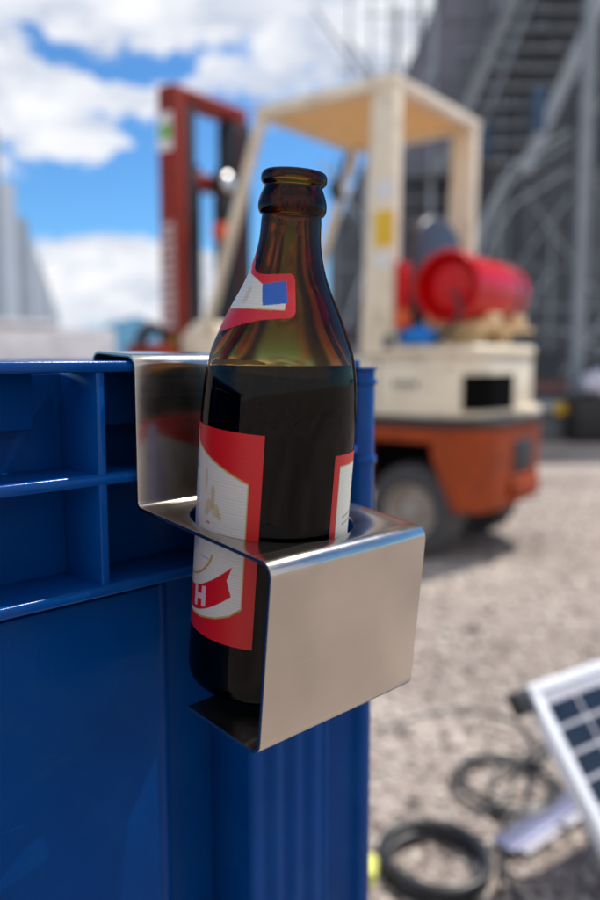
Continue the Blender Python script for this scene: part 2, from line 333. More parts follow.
    mr = N.new('ShaderNodeMapRange'); mr.interpolation_type = 'SMOOTHSTEP'; mr.inputs['From Min'].default_value = 0.12; mr.inputs['From Max'].default_value = 0.85
    L.new(tot, mr.inputs['Value'])
    shade = N.new('ShaderNodeValToRGB'); L.new(noise(11, 8, 0.62, 0.4, 2.6), shade.inputs['Fac'])
    e = shade.color_ramp.elements; e[0].position = 0.34; e[0].color = (5.6, 6.3, 7.7, 1); e[1].position = 0.6; e[1].color = (9.9, 10.0, 10.4, 1)
    tint = N.new('ShaderNodeMixRGB'); tint.blend_type = 'MULTIPLY'; tint.inputs[0].default_value = 1; tint.inputs[2].default_value = (0.62, 1.12, 1.52, 1)
    L.new(sky.outputs[0], tint.inputs[1])
    mx = N.new('ShaderNodeMixRGB'); L.new(mr.outputs[0], mx.inputs[0]); L.new(tint.outputs[0], mx.inputs[1]); L.new(shade.outputs[0], mx.inputs[2])
    L.new(mx.outputs[0], bg.inputs['Color'])
build_world()
sl = bpy.data.lights.new('sun', 'SUN'); sl.energy = 5.0; sl.angle = R(0.5); sl.color = (1.0, 0.95, 0.88)
so = bpy.data.objects.new('sun', sl); C.objects.link(so); so.rotation_euler = SUN_DIR.to_track_quat('Z', 'Y').to_euler()

# ------------------------------------------------------------------ ground, hills
mb = MB(); s_ = 4500.0
mb.add([(-s_, -s_, 0), (s_, -s_, 0), (s_, s_, 0), (-s_, s_, 0)], [(0, 1, 2, 3)])
tag(mb.build('ground', 'ground', smooth=0), kind='structure')
def pebbles():
    ico = bmesh.new(); bmesh.ops.create_icosphere(ico, subdivisions=1, radius=1)
    bv = np.array([v.co[:] for v in ico.verts]); bf = np.array([[v.index for v in f.verts] for f in ico.faces]); ico.free()
    n = 15000; vs = []; fs = []
    v = 0.75 + 5.2 * rng.random(n) ** 1.25; u = v * (-0.15 + 0.72 * rng.random(n)); o = 0
    for i in range(n):
        r_ = 0.003 + 0.012 * rng.random() ** 2.8
        q = bv * (1 + 0.22 * rng.standard_normal((len(bv), 1))) * [r_ * (0.8 + .5 * rng.random()), r_ * (0.8 + .5 * rng.random()), r_ * 0.55]
        a = rng.random() * 6.28; c, s = math.cos(a), math.sin(a)
        q = np.stack([q[:, 0] * c - q[:, 1] * s, q[:, 0] * s + q[:, 1] * c, q[:, 2] + r_ * 0.25], -1)
        p = G(u[i], v[i]); q += [p.x, p.y, 0]; vs.append(q); fs.append(bf + o); o += len(bv)
    me = bpy.data.meshes.new('gravel'); me.from_pydata(np.concatenate(vs).tolist(), [], np.concatenate(fs).tolist()); me.materials.append(M['pebble'])
    ob = bpy.data.objects.new('gravel', me); C.objects.link(ob)
    tag(ob, 'loose beige and brown gravel stones covering the yard', 'gravel', kind='stuff')
pebbles()
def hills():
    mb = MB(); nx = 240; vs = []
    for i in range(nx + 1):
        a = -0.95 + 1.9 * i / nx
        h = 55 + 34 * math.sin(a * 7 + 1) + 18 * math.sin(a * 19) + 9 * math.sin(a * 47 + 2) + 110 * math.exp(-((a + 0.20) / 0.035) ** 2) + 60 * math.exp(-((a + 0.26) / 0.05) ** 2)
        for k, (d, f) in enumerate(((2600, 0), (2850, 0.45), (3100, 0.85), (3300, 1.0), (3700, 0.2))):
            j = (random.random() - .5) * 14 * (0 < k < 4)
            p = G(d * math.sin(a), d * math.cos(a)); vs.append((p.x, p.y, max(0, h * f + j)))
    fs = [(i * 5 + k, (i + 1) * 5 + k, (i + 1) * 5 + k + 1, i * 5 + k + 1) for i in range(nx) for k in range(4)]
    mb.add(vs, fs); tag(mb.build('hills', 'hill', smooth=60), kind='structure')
hills()

# ------------------------------------------------------------------ blue crate (world: x along its face, -y outward, z up)
def make_crate(zt, label):
    t = thing('crate', label, 'crate', (0, 0, zt), group='blue plastic crates stacked on the gravel')
    X0, X1, Y0, Y1, ZB = -0.430, 0.1725, 0.002, 0.400, -0.440
    b = MB()                                            # shell with its recessed wall
    b.box(X0 + .012, X1 - .004, Y0 + .034, Y0 + .037, ZB + .002, -.0060)
    b.box(X0 + .012, X0 + .015, Y0 + .0375, Y1 - .006, ZB + .002, -.006); b.box(X1 - .0075, X1 - .0045, Y0 + .0375, Y1 - .006, ZB + .002, -.006)
    b.box(X0 + .0155, X1 - .008, Y1 - .009, Y1 - .006, ZB + .002, -.006); b.box(X0 + .0155, X1 - .008, Y0 + .0375, Y1 - .0095, ZB + .0025, ZB + .006)
    b.build('wall', 'blue', t)
    b = MB()                                            # step moulded into the back of the upper cells
    for xa, xb in ((-.30, -.034), (-.0085, .060)):
        b.box(xa, xb, Y0 + .0235, Y0 + .0338, -.0300, -.0052)
    b.build('inner_ledge', 'blue', t, bevel=.0012)
    b = MB(); b.box(X0, .1535, Y0, Y0 + .027, -.0048, 0); b.build('rim', 'bluelit', t, bevel=.0013, seg=3)
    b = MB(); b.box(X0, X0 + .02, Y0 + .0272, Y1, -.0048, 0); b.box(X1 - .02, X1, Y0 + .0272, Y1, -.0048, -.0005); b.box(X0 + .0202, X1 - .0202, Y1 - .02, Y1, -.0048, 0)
    b.build('rim', 'bluelit', t, bevel=.0013, seg=3)
    for z in (-.0540, -.1035):
        b = MB(); b.box(X0, 0.1525 if z > -.06 else .0640, Y0 + (.0005 if z > -.06 else 0), Y0 + .0336, z, z + .0052); b.build('rib', 'bluelit', t, bevel=.0013, seg=3)
    for x in (-.30, -.157, -.0165, .062):
        b = MB(); b.box(x, x + .0042, Y0 + .0010, Y0 + .0334, -.1000, -.0046); b.build('rib', 'bluelit', t, bevel=.0008)
    # flat panel, rounded at its vertical edge
    b = MB(); pr = [(X0 + .002, Y0 + .034), (X0 + .002, Y0 + .010)]
    for k in range(9): a = PI / 2 * k / 8; pr.append((.016 + .014 * math.sin(a), Y0 + .010 + .014 * (1 - math.cos(a))))
    pr.append((.030, Y0 + .034)); b.prism(pr, ZB + .004, -.1075); b.build('panel', 'blue', t, bevel=.0012)
    # fluted corner column
    def groove(x):
        y = 0
        for c, w_, d in ((.0785, .0050, .0008), (.0935, .0050, .0010), (.1085, .005, .0009), (.1235, .0050, .0008)):
            y += d * math.exp(-((x - c) / w_) ** 2)
        y += 0.0035 / (1 + math.exp(-(x - .1290) / .0006)) - 0.0045 / (1 + math.exp(-(x - .1530) / .0007))
        return y
    pr = [(.0672, Y0 + .034), (.0672, Y0 + .0018), (.0680, Y0 + .0006)]
    for k in range(121):
        x = .0690 + (.1595 - .0690) * k / 120; pr.append((x, Y0 + groove(x) + .0))
    ylast = Y0 + groove(.1595)
    for k in range(1, 13): a = PI / 2 * k / 12; pr.append((.1595 + .0125 * math.sin(a), ylast + .0125 * (1 - math.cos(a))))
    pr.append((.1720, Y0 + .034)); b = MB(); b.prism(pr, ZB + .004, -.1036); b.build('corner_column', 'blue', t, smooth=50)
    pr = []
    for k in range(25):
        a = PI + PI * k / 24; pr.append((.1625 + .0095 * math.cos(a), Y0 + .0095 + .0095 * math.sin(a)))
    pr += [(.1720, Y0 + .034), (.1530, Y0 + .034)]
    b = MB(); b.prism(pr, -.1034, -.0062); b.build('corner_post', 'bluelit', t, bevel=.0006)
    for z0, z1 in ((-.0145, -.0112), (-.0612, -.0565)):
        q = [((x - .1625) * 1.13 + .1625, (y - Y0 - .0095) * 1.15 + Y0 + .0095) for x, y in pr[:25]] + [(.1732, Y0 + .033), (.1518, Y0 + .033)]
        b = MB(); b.prism(q, z0, z1); b.build('ledge', 'bluelit', t, bevel=.0007)
    q = [((x - .1625) * 1.10 + .1625, (y - Y0 - .0095) * 1.12 + Y0 + .0095) for x, y in pr[:25]] + [(.1727, Y0 + .033), (.1523, Y0 + .033)]
    b = MB(); b.prism(q, -.0062, -.0042); b.build('ledge', 'bluelit', t, bevel=.0006)
    b = MB(); b.box(X0 + .01, X1 - .01, Y0 + .008, Y1 - .008, ZB, ZB + .0035); b.build('base', 'blue', t, bevel=.001)
    return t
make_crate(H0, 'blue ribbed plastic crate that carries the steel bottle holder, upper of the stack')
make_crate(H0 - .4436, 'blue ribbed plastic crate standing on the gravel beneath the upper crate')
mb = MB(); mb.box(-.43, .168, .004, .40, 0, .006)
tag(mb.build('base_board', 'dark', bevel=.001), 'thin dark board on the gravel under the blue crates', 'board')

# ------------------------------------------------------------------ bottle holder
TILT = R(5.693)
def tl(y, z): c, s = math.cos(TILT), math.sin(TILT); return (y * c - z * s, y * s + z * c)
HH, D_, HB, W_ = .0666, .0956, .0751, .0941; ZBT = -HH - HB
p_fl, p_bf, p_te = tl(-D_, -HH), tl(-D_, ZBT), tl(-D_ + .0452, ZBT)
path = [(.0335, -.0200), (.0335, .0030), (.0000, .0012), (.0000, -.0660), p_fl, p_bf, p_te]
def rounded(path, r, k=7):
    out = [Vector(path[0]).to_2d()]
    for i in range(1, len(path) - 1):
        p, a, b_ = Vector(path[i]), Vector(path[i - 1]), Vector(path[i + 1])
        da, db = (a - p).normalized(), (b_ - p).normalized(); ang = da.angle(db); t = r / math.tan(ang / 2)
        s, e = p + da * t, p + db * t
        cen = p + (da + db).normalized() * (r / math.sin(ang / 2))
        vs, ve = s - cen, e - cen; tot = vs.angle_signed(ve)
        for j in range(k + 1):
            th = -tot * j / k; c, sn = math.cos(th), math.sin(th); out.append(cen + Vector((vs.x * c - vs.y * sn, vs.x * sn + vs.y * c)))
    out.append(Vector(path[-1])); return out
pl = rounded(path, .0042)
T_ = .0017
def offs(pl, t):
    o = []
    for i, p in enumerate(pl):
        d = (pl[min(i + 1, len(pl) - 1)] - pl[max(i - 1, 0)]).normalized(); n = Vector((-d.y, d.x)); o.append(p + n * t)
    return o
# outward (visible) face is the given path; thickness goes to the inner side
inner = offs(pl, -T_)
hold = thing('bottle_holder', 'bent stainless steel bottle holder hooked over the rim of the blue crate', 'bottle holder', (0, 0, H0))
mb = MB(); n = len(pl); nx = 3; xs = [0, W_ * .33, W_ * .66, W_]
for x in xs: mb.v += [(x, p.x, p.y) for p in pl] + [(x, p.x, p.y) for p in inner]
for k in range(len(xs) - 1):
    o, o2 = k * 2 * n, (k + 1) * 2 * n
    for i in range(n - 1):
        mb.f.append((o + i, o + i + 1, o2 + i + 1, o2 + i)); mb.f.append((o + n + i, o2 + n + i, o2 + n + i + 1, o + n + i + 1))
    mb.f.append((o, o2, o2 + n, o + n)); mb.f.append((o + n - 1, o + 2 * n - 1, o2 + 2 * n - 1, o2 + n - 1))
o = (len(xs) - 1) * 2 * n
for i in range(n - 1):
    mb.f.append((i, n + i, n + i + 1, i + 1)); mb.f.append((o + i, o + i + 1, o + n + i + 1, o + n + i))
mb.mi = [0] * len(mb.f)
plate = mb.build('bent_plate', 'steel', hold, smooth=0)
BX, BY = .0425, -.0503
# round hole through the shelf
cut = MB(); AXIS = Matrix.Rotation(TILT, 4, 'X')
cut.lathe([(0, -HH - .012), (.0365, -HH - .012), (.0365, -HH + .012), (0, -HH + .012)], 96, mt=AXIS @ Matrix.Translation((BX, BY, 0)))
co = cut.build('cutter', 'steel', None, smooth=0); co.location = (0, 0, H0)
bpy.context.view_layer.update()
md = plate.modifiers.new('hole', 'BOOLEAN'); md.object = co; md.operation = 'DIFFERENCE'; md.solver = 'EXACT'
dg = bpy.context.evaluated_depsgraph_get(); me = bpy.data.meshes.new_from_object(plate.evaluated_get(dg))
plate.modifiers.clear(); plate.data = me; bpy.data.objects.remove(co)
bm = bmesh.new(); bm.from_mesh(me)
es = [e for e in bm.edges if len(e.link_faces) == 2 and e.calc_face_angle(0) > R(50)]
bmesh.ops.bevel(bm, geom=es, offset=.00028, segments=2, profile=0.5, affect='EDGES', clamp_overlap=True)
bm.to_mesh(me); bm.free()
me.polygons.foreach_set('use_smooth', [True] * len(me.polygons)); me.set_sharp_from_angle(angle=R(28))
# faint scratch on the front face
mb = MB()
def frontpt(x, s): q = tl(-D_ - .0003, -HH - s); return (x, q[0], q[1])
mb.add([frontpt(.054, .0132), frontpt(.0620, .0112), frontpt(.0715, .0098), frontpt(.0705, .0103), frontpt(.0620, .0119), frontpt(.055, .0137)], [(0, 1, 2, 3, 4, 5)])
mb.build('scratch', 'steeldark', hold, smooth=0)

# ------------------------------------------------------------------ beer bottle (local z up its own axis)
bot = thing('beer_bottle', 'open brown glass beer bottle with red and white labels standing in the steel holder', 'bottle')
bot.matrix_world = Matrix.Translation((0, 0, H0)) @ AXIS @ Matrix.Translation((BX, BY, ZBT + T_ + .0004))
DZ = -(T_ + .0004)           # label heights below were measured from the tray plane
outer = [(.0, .0022), (.018, .0016), (.0262, .0004), (.0300, .0002), (.0330, .0026), (.0340, .0070), (.0340, .0150), (.0337, .030), (.0337, .055), (.0337, .080), (.0337, .097), (.0337, .106), (.0337, .113), (.03372, .120), (.03345, .1285), (.0328, .1375), (.0317, .1450), (.03015, .1515),
         (.0276, .1580), (.0246, .1650), (.0216, .1712), (.0188, .1768), (.0164, .1825), (.0147, .1880), (.01355, .1930), (.0130, .1965), (.0127, .2000), (.01255, .2045),
         (.0124, .2066), (.0133, .2072), (.01405, .2088), (.01425, .2108), (.0140, .2132), (.0132, .2160), (.01235, .2182), (.0119, .2196), (.0125, .2202), (.0134, .2212), (.01365, .2228), (.0135, .2244), (.0128, .2257), (.0116, .2264)]
innerp = [(.0102, .2258), (.0094, .2244), (.0092, .2200), (.0093, .2060), (.0098, .2000), (.0104, .1940), (.0118, .1870), (.0136, .1815), (.0162, .1760), (.0190, .1702), (.0220, .1640), (.0253, .1575), (.0286, .1510), (.03045, .1455),
          (.03135, .1400), (.0316, .1340), (.0312, .1260), (.0309, .1160), (.0309, .0150), (.0300, .0095), (.0270, .0062), (.020, .0056), (.010, .0062), (.0, .0070)]
def spline(pts, n):
    pts = [Vector(p) for p in pts]; out = []
    for i in range(len(pts) - 1):
        p0, p1, p2, p3 = pts[max(i - 1, 0)], pts[i], pts[i + 1], pts[min(i + 2, len(pts) - 1)]
        for k in range(n):
            t = k / n; q = 0.5 * ((2 * p1) + (p2 - p0) * t + (2 * p0 - 5 * p1 + 4 * p2 - p3) * t * t + (3 * p1 - p0 - 3 * p2 + p3) * t ** 3)
            out.append((max(0, q.x), q.y))
    out.append(tuple(pts[-1])); return out
fixz = lambda pr_: [(a, (.2066 + (b_ - .2066) * .90 if b_ > .2066 else b_) - (.0021 if b_ > .02 else 0)) for a, b_ in pr_]
op = spline(fixz(outer), 4); ip = spline(fixz(innerp), 4)
mb = MB(); k_ = next(i for i, q in enumerate(ip) if q[1] < .1405); mb.lathe(op + ip[:k_], 160); mb.cur = 1; mb.lathe(ip[k_ - 1:], 160)
go = mb.build('glass', ['glass', 'wetglass'], bot, smooth=60)
bm = bmesh.new(); bm.from_mesh(go.data); bmesh.ops.remove_doubles(bm, verts=bm.verts, dist=1e-6); bmesh.ops.recalc_face_normals(bm, faces=bm.faces); bm.to_mesh(go.data); bm.free()
def r_at(prof, z):
    zs = [p[1] for p in prof]; 
    for a, b_ in zip(prof, prof[1:]):
        if min(a[1], b_[1]) <= z <= max(a[1], b_[1]) and abs(a[1] - b_[1]) > 1e-9 and z > .003:
            return a[0] + (b_[0] - a[0]) * (z - a[1]) / (b_[1] - a[1])
    return prof[0][0]
# beer, level in the world although the bottle leans
LV = .1420
liq = [(0, .0069)] + [(r_ + .00008, z - (.0001 if z < .010 else 0)) for r_, z in reversed(ip[:-1]) if z < LV - .0006] 
mb = MB(); nn = 128; prof = [(max(r_, 0), z) for r_, z in liq]; prof[0] = (0, .0048)
mb.lathe(prof, nn)
base_i = len(mb.v) - nn
slope = math.tan(TILT)
rings = [(1.0, .0007), (0.985, .0002), (0.96, .0), (0.5, 0)]
# last wall ring moves onto the level plane, then a meniscus and the flat surface
def surf(r_, a, dz): 
    y = r_ * math.sin(a); return (r_ * math.cos(a), y, LV - y * slope + dz)
prev = list(range(base_i, base_i + nn))
for f, dz in rings:
    new = []
    for j in range(nn):
        a = 2 * PI * j / nn; z0 = LV - .0305 * math.sin(a) * slope
        r_ = (r_at(ip, z0 + dz) + .00008) * f
        new.append(len(mb.v)); mb.v.append(surf(r_, a, dz))
    for j in range(nn): mb.f.append((prev[j], prev[(j + 1) % nn], new[(j + 1) % nn], new[j])); mb.mi.append(0)
    prev = new
c0 = len(mb.v); mb.v.append((0, 0, LV))
for j in range(nn): mb.f.append((prev[j], prev[(j + 1) % nn], c0)); mb.mi.append(0)
mb.build('beer', 'beer', bot, smooth=50)

# added pale strip inside the glass, standing for the glint at beer level
M['glint_strip'] = mat('beer_glint', (0.9, 0.86, 0.74), 0.6, var=0.05, vscale=300)
nt = M['glint_strip'].node_tree; b_ = nt.nodes['Principled BSDF']; tr = nt.nodes.new('ShaderNodeBsdfTranslucent'); tr.inputs['Color'].default_value = (1.0, 0.9, 0.65, 1)
mx = nt.nodes.new('ShaderNodeMixShader'); mx.inputs[0].default_value = 0.75; nt.links.new(b_.outputs[0], mx.inputs[1]); nt.links.new(tr.outputs[0], mx.inputs[2]); nt.links.new(mx.outputs[0], nt.nodes['Material Output'].inputs['Surface'])
b = MB(); pf = []
for k in range(61):
    a = R(-222 + 76 * k / 60); z0 = LV - .0305 * math.sin(a) * slope; rr_ = r_at(ip, z0 + .0022) - .0004; pf.append((rr_ * math.cos(a), rr_ * math.sin(a), z0 + .0021 + .0001 * math.sin(k * .4)))
n_ = len(pf); hh_ = [.0003 + .0015 * math.sin(PI * k / (n_ - 1)) ** .6 * (1 + .12 * math.sin(k * .37)) for k in range(n_)]
b.add([(x, y, z - .0010) for x, y, z in pf] + [(x * .985, y * .985, z - .0006 + h) for (x, y, z), h in zip(pf, hh_)], [(k, k + 1, n_ + k + 1, n_ + k) for k in range(n_ - 1)]); b.build('glint_strip', 'glint_strip', bot, smooth=80)
fo = b_glint = bpy.data.objects['glint_strip']; fo.cycles.is_caustics_receiver = True; go.cycles.is_caustics_caster = True; sl.cycles.is_caustics_light = True
# ---- printed labels: fine grids bent round the glass, the print held in a colour attribute
def inpoly(U, V, poly):
    res = np.zeros(U.shape, bool); n = len(poly); j = n - 1
    for i in range(n):
        xi, yi = poly[i]; xj, yj = poly[j]
        c = ((yi > V) != (yj > V)) & (U < (xj - xi) * (V - yi) / ((yj - yi) if abs(yj - yi) > 1e-9 else 1e-9) + xi)
        res ^= c; j = i
    return res
RED = (0.52, 0.003, 0.006); WHITE = (0.58, 0.555, 0.53); GOLD = (0.42, 0.27, 0.08); LAV = (0.40, 0.39, 0.58); DBLUE = (0.004, 0.09, 0.42); CREAM = (0.62, 0.62, 0.55)
def label(name, th0, th1, z0, z1, shape, paint, step=.00026):
    rmid = r_at(op, (z0 + z1) / 2 / 1000 + DZ)
    nu = int(abs(R(th1 - th0)) * rmid / step); nv = int((z1 - z0) / 1000 / step)
    th = np.linspace(th0, th1, nu + 1); z = np.linspace(z0, z1, nv + 1); TH, Z = np.meshgrid(th, z)
    rr = np.array([r_at(op, q / 1000 + DZ) for q in z]) + .00016
    X = rr[:, None] * np.cos(np.radians(TH)); Y = rr[:, None] * np.sin(np.radians(TH))
    co = np.stack([X, Y, Z / 1000 + DZ], -1).reshape(-1, 3)
    colr = np.zeros((nv + 1, nu + 1, 3)); colr[:] = RED; paint(colr, TH, Z)
    idx = np.arange((nu + 1) * (nv + 1)).reshape(nv + 1, nu + 1)
    F_ = np.stack([idx[:-1, :-1], idx[:-1, 1:], idx[1:, 1:], idx[1:, :-1]], -1)
    if shape is not None:
        cx, cz = (TH[:-1, :-1] + TH[1:, 1:]) / 2, (Z[:-1, :-1] + Z[1:, 1:]) / 2; F_ = F_[shape(cx, cz)]
    F_ = F_.reshape(-1, 4)
    me = bpy.data.meshes.new(name); me.from_pydata(co.tolist(), [], F_.tolist()); me.materials.append(M['label'])
    at_ = me.color_attributes.new('Col', 'FLOAT_COLOR', 'POINT')
    at_.data.foreach_set('color', np.concatenate([colr.reshape(-1, 3), np.ones(((nu + 1) * (nv + 1), 1))], 1).astype(np.float32).ravel())
    me.polygons.foreach_set('use_smooth', [True] * len(me.polygons))
    o = bpy.data.objects.new(name, me); C.objects.link(o); o.parent = bot; return o
def fill(c, m, col): c[m] = col
def mirror(poly, cx): return poly + [(2 * cx - a, b_) for a, b_ in reversed(poly)]
# main label, centred at -205 deg on the glass (its right edge at -141.5)
CX = -217.0
def paint_main(c, T, Z):
    wp = mirror([(-217, 113.0), (-151.5, 98.6), (-151.5, 46.2), (-160, 42.2), (-172, 39.4), (-190, 36.9), (-217, 35.6)], CX)
    gp = mirror([(-217, 113.9), (-150.6, 99.2), (-150.6, 45.6), (-160, 41.4), (-172, 38.6), (-190, 36.1), (-217, 34.8)], CX)
    fill(c, inpoly(T, Z, gp), GOLD); w = inpoly(T, Z, wp); fill(c, w, WHITE)
    hatch = w & (((Z * 1.0) % 1.5) < .35); c[hatch] *= .93; hatch = w & (((T * .59) % 1.5) < .3); c[hatch] *= .95
    # blue-lilac picture in the middle with gold ornaments on both sides
    sp = mirror([(-217, 117.5), (-211, 116), (-207.5, 109), (-205.5, 99), (-202, 92), (-200, 80), (-199, 66), (-217, 62)], CX); fill(c, inpoly(T, Z, sp), LAV)
    fill(c, inpoly(T, Z, [(-213, 103), (-206.8, 101.5), (-206.8, 98.5), (-213, 97.5)]), (0.02, 0.12, 0.36))
    for k in range(7):
        z = 66 + k * 6.5; m = inpoly(T, Z, sp) & (abs(Z - z) < .5); c[m] = (.50, .46, .60)
    for (a, z, ra, rz) in ((-181, 92.5, 2.6, 3.0), (-185, 86.5, 4.2, 2.6), (-177.5, 85.2, 4.0, 2.8), (-181, 88.5, 2.5, 2.6), (-173.5, 83.2, 2.4, 1.8), (-188, 83.5, 3, 1.6), (-190, 97, 2.0, 5.0)):
        for s in (0, 1):
            aa = a if s == 0 else 2 * CX - a; m = ((T - aa) / ra) ** 2 + ((Z - z) / rz) ** 2 + .25 * np.sin(T * 2.9 + Z) * np.cos(Z * 3.3) < 1; c[m] = np.array(c[m]) * .5 + np.array(GOLD) * .5
    for a in (-186.0, -184.0): fill(c, (abs(T - a) < .7) & (abs(Z - 79.2) < .5), (.5, .05, .05))
    q = ((T - CX) / 41.0) ** 2 + ((Z - 70) / 18.0) ** 2
    fill(c, (q < 1) & (q > .90) & (Z < 66), GOLD)
    m = (abs(Z - 63.5) < .35) & (abs(T + 188) < 6.5) & ((T * 1.7 % 1) < .7); c[m] = np.array((.35, .30, .55))
    up, lo = [], []
    for k in range(25):
        s = k / 24; a = -217 + 57.6 * s; up.append((a, 47.6 + 15.9 * s ** 2.0)); lo.append((a, 36.8 + 13.6 * s ** 2.1))
    bn = up + [(-163.5, 57.0)] + lo[::-1]
    fill(c, inpoly(T, Z, bn), RED); fill(c, inpoly(2 * CX - T, Z, bn), RED)
    # last letter of the name that shows on the banner: H
    PK = (0.66, 0.40, 0.46)
    def bar(a0, a1, b0, b1): fill(c, inpoly(T, Z - (T + 190) * .14, [(a0, b0), (a1, b0), (a1, b1), (a0, b1)]), PK)
    bar(-189.0, -183.6, 41.0, 50.2); bar(-201.0, -195.6, 41.0, 50.2); bar(-195.8, -188.8, 44.3, 46.9)
label('main_label', -292.5, -141.5, 28.8, 119.4, None, paint_main)
# neck label: its outline flares to a point near the apex
NC = -208.0
def neck_shape(T, Z):
    half = mirror([(-208, 192.0), (-201.5, 188.8), (-192, 184.2), (-180, 182.3), (-165, 182.0), (-128, 182.9), (-124.6, 182.1), (-123.2, 180.2), (-123.2, 168.4), (-124.6, 166.6), (-128, 165.6), (-140, 164.9), (-156, 163.9), (-172, 162.0), (-188, 159.6), (-208, 157.0)], NC)
    return inpoly(T, Z, half)
def paint_neck(c, T, Z):
    c[:] = (0.54, 0.004, 0.012)
    wp = mirror([(-208, 185.8), (-201, 182.5), (-180, 180.3), (-163, 177.6), (-133.5, 177.6), (-133.8, 168.6), (-150, 168.4), (-170, 168.3), (-208, 167.6)], NC); fill(c, inpoly(T, Z, [(a + .0, b_ - .35) for a, b_ in wp]), GOLD); fill(c, inpoly(T, Z, wp), (0.60, 0.58, 0.53))
    for s in (0, 1):
        q = [(-166.0, 178.0), (-134.6, 180.0), (-131.2, 171.2), (-157.5, 169.6)]
        fill(c, inpoly(T if s == 0 else 2 * NC - T, Z, q), DBLUE)
    m = (((T + 184) / 4) ** 2 + ((Z - 173.5) / 3.6) ** 2 + .3 * np.sin(T * 3) < 1); c[m] = np.array(c[m]) * .6 + np.array(GOLD) * .4
label('neck_label', -294, -122.5, 156.5, 192.5, neck_shape, paint_neck, .00024)
# back label
def back_shape(T, Z): return np.ones(T.shape, bool)
def paint_back(c, T, Z):
    w = (T > -80.5) & (T < -1) & (Z > 36) & (Z < 106.2); fill(c, w, CREAM)
    fill(c, (T > -81.1) & (T <= -80.5) & (Z > 36) & (Z < 106.4), GOLD); fill(c, (Z > 106.2) & (Z < 106.6) & (T > -81) & (T < -1), GOLD)
    for k, z in enumerate((83.6, 80.6)): fill(c, w & (abs(Z - z - (T + 70) * .05) < .45) & (T > -72) & (T < -20) & (((T * 1.9 + k) % 3) < 2.3), (.16, .16, .15))
    for k in range(9):
        z = 76 - k * 2.4; fill(c, w & (abs(Z - z) < .3) & (T > -70) & (T < -12 - (k % 3) * 6) & (((T * 1.3 + k * .7) % 2.1) < 1.6), (.35, .34, .32))
    for k in range(3):
        z = 100 - k * 3; fill(c, w & (abs(Z - z) < .35) & (T > -60) & (T < -25) & (((T * 1.1 + k) % 2.3) < 1.8), (.4, .12, .1))
label('back_label', -87.5, 6.5, 31, 111.2, back_shape, paint_back)

def curve(pts, n=14):
    pts = [Vector(p) for p in pts]; out = []
    for i in range(len(pts) - 1):
        p0, p1, p2, p3 = pts[max(i - 1, 0)], pts[i], pts[i + 1], pts[min(i + 2, len(pts) - 1)]
        for k in range(n):
            t = k / n; out.append(0.5 * ((2 * p1) + (p2 - p0) * t + (2 * p0 - 5 * p1 + 4 * p2 - p3) * t * t + (3 * p1 - p0 - 3 * p2 + p3) * t ** 3))
    out.append(pts[-1]); return out
# ------------------------------------------------------------------ forklift (local x forward, -y across away from the near side)
P0 = G(.387, 3.451, .0587); Fw = RIGHT * -.799 + FW * .602
fk = thing('forklift', 'cream and orange forklift truck with an overhead guard and a dark red mast', 'forklift', P0, math.atan2(Fw.y, Fw.x)); fk.scale = (.934,) * 3
def plan(ax, rr, w0=0.0, w1=.90, xf=1.30):           # half-rounded rear plan, x from rear ax to front xf
    pts = [(xf, -w0)]
    for k in range(11): a = PI / 2 * k / 10; pts.append((ax + rr - rr * math.sin(a), -(w0 + rr * 0.9) + rr * 0.9 * math.cos(a)))
    for k in range(11): a = PI / 2 * k / 10; pts.append((ax + rr - rr * math.cos(a), -(w1 - rr * 0.9) - rr * 0.9 * math.sin(a)))
    pts.append((xf, -w1)); return pts
# orange chassis + counterweight
b = MB(); pl_ = plan(-.47, .24, .0, .90, -.23); nb = len(pl_)
low = [((x if i not in (0, nb - 1) else -.345), y) for i, (x, y) in enumerate(pl_)]
low = [(min(x, -.345) if i in (0, 1, 2, 3, nb - 1, nb - 2, nb - 3, nb - 4) else x, y) for i, (x, y) in enumerate(pl_)]
b.add([(x, y, .19) for x, y in low] + [(x, y, .45) for x, y in pl_] + [(x, y, .572) for x, y in pl_],
      [(i + k * nb, (i + 1) % nb + k * nb, (i + 1) % nb + (k + 1) * nb, i + (k + 1) * nb) for k in (0, 1) for i in range(nb)] + [tuple(range(nb))[::-1], tuple(range(2 * nb, 3 * nb))])
b.build('counterweight', 'orange', fk, bevel=.018)
b = MB(); b.box(-.229, 1.40, -.90, .0, .50, .572); b.box(-.229, 1.40, -.68, -.22, .25, .4995); b.box(.20, .84, -.90, 0, .22, .4995); b.build('chassis', 'orange', fk, bevel=.008)
b = MB()                                             # stepped recess on the counterweight's rear
b.box(-.478, -.466, -.62, -.38, .34, .50); b.build('tow_recess', 'dark', fk, bevel=.003)
b = MB(); b.box(-.505, -.470, -.66, -.34, .225, .30); b.box(-.492, -.470, -.66, -.34, .305, .325); b.build('rear_step', 'orange', fk, bevel=.008)
b = MB(); b.prism(plan(-.478, .243, -.006, .906, 1.40), .575, .610); b.build('trim_strip', 'dark', fk, bevel=.004)
b = MB(); b.prism(plan(-.435, .24, .012, .868, .62), .613, .895); b.build('hood', 'cream', fk, bevel=.02, seg=3)
b = MB(); b.prism(plan(-.445, .24, .004, .870, .08), .897, .948); b.build('hood_top', 'cream', fk, bevel=.022, seg=3)
b = MB(); b.prism(plan(-.470, .20, .40, .88, -.30), .612, .646); b.build('rear_sill', 'cream', fk, bevel=.015)
b = MB()                                             # vent opening, on the rounded rear quarter
cx, cy = -.435 + .24, -(.012 + .216)
pts = []
for k in range(9):
    a = R(40 + 48 * k / 8); pts.append((cx - (.243) * math.sin(a), cy + (.219) * math.cos(a)))
pts += [(-.440, -.44), (-.420, -.44)] + [(p[0] + .012, p[1] - .008) for p in reversed(pts)]
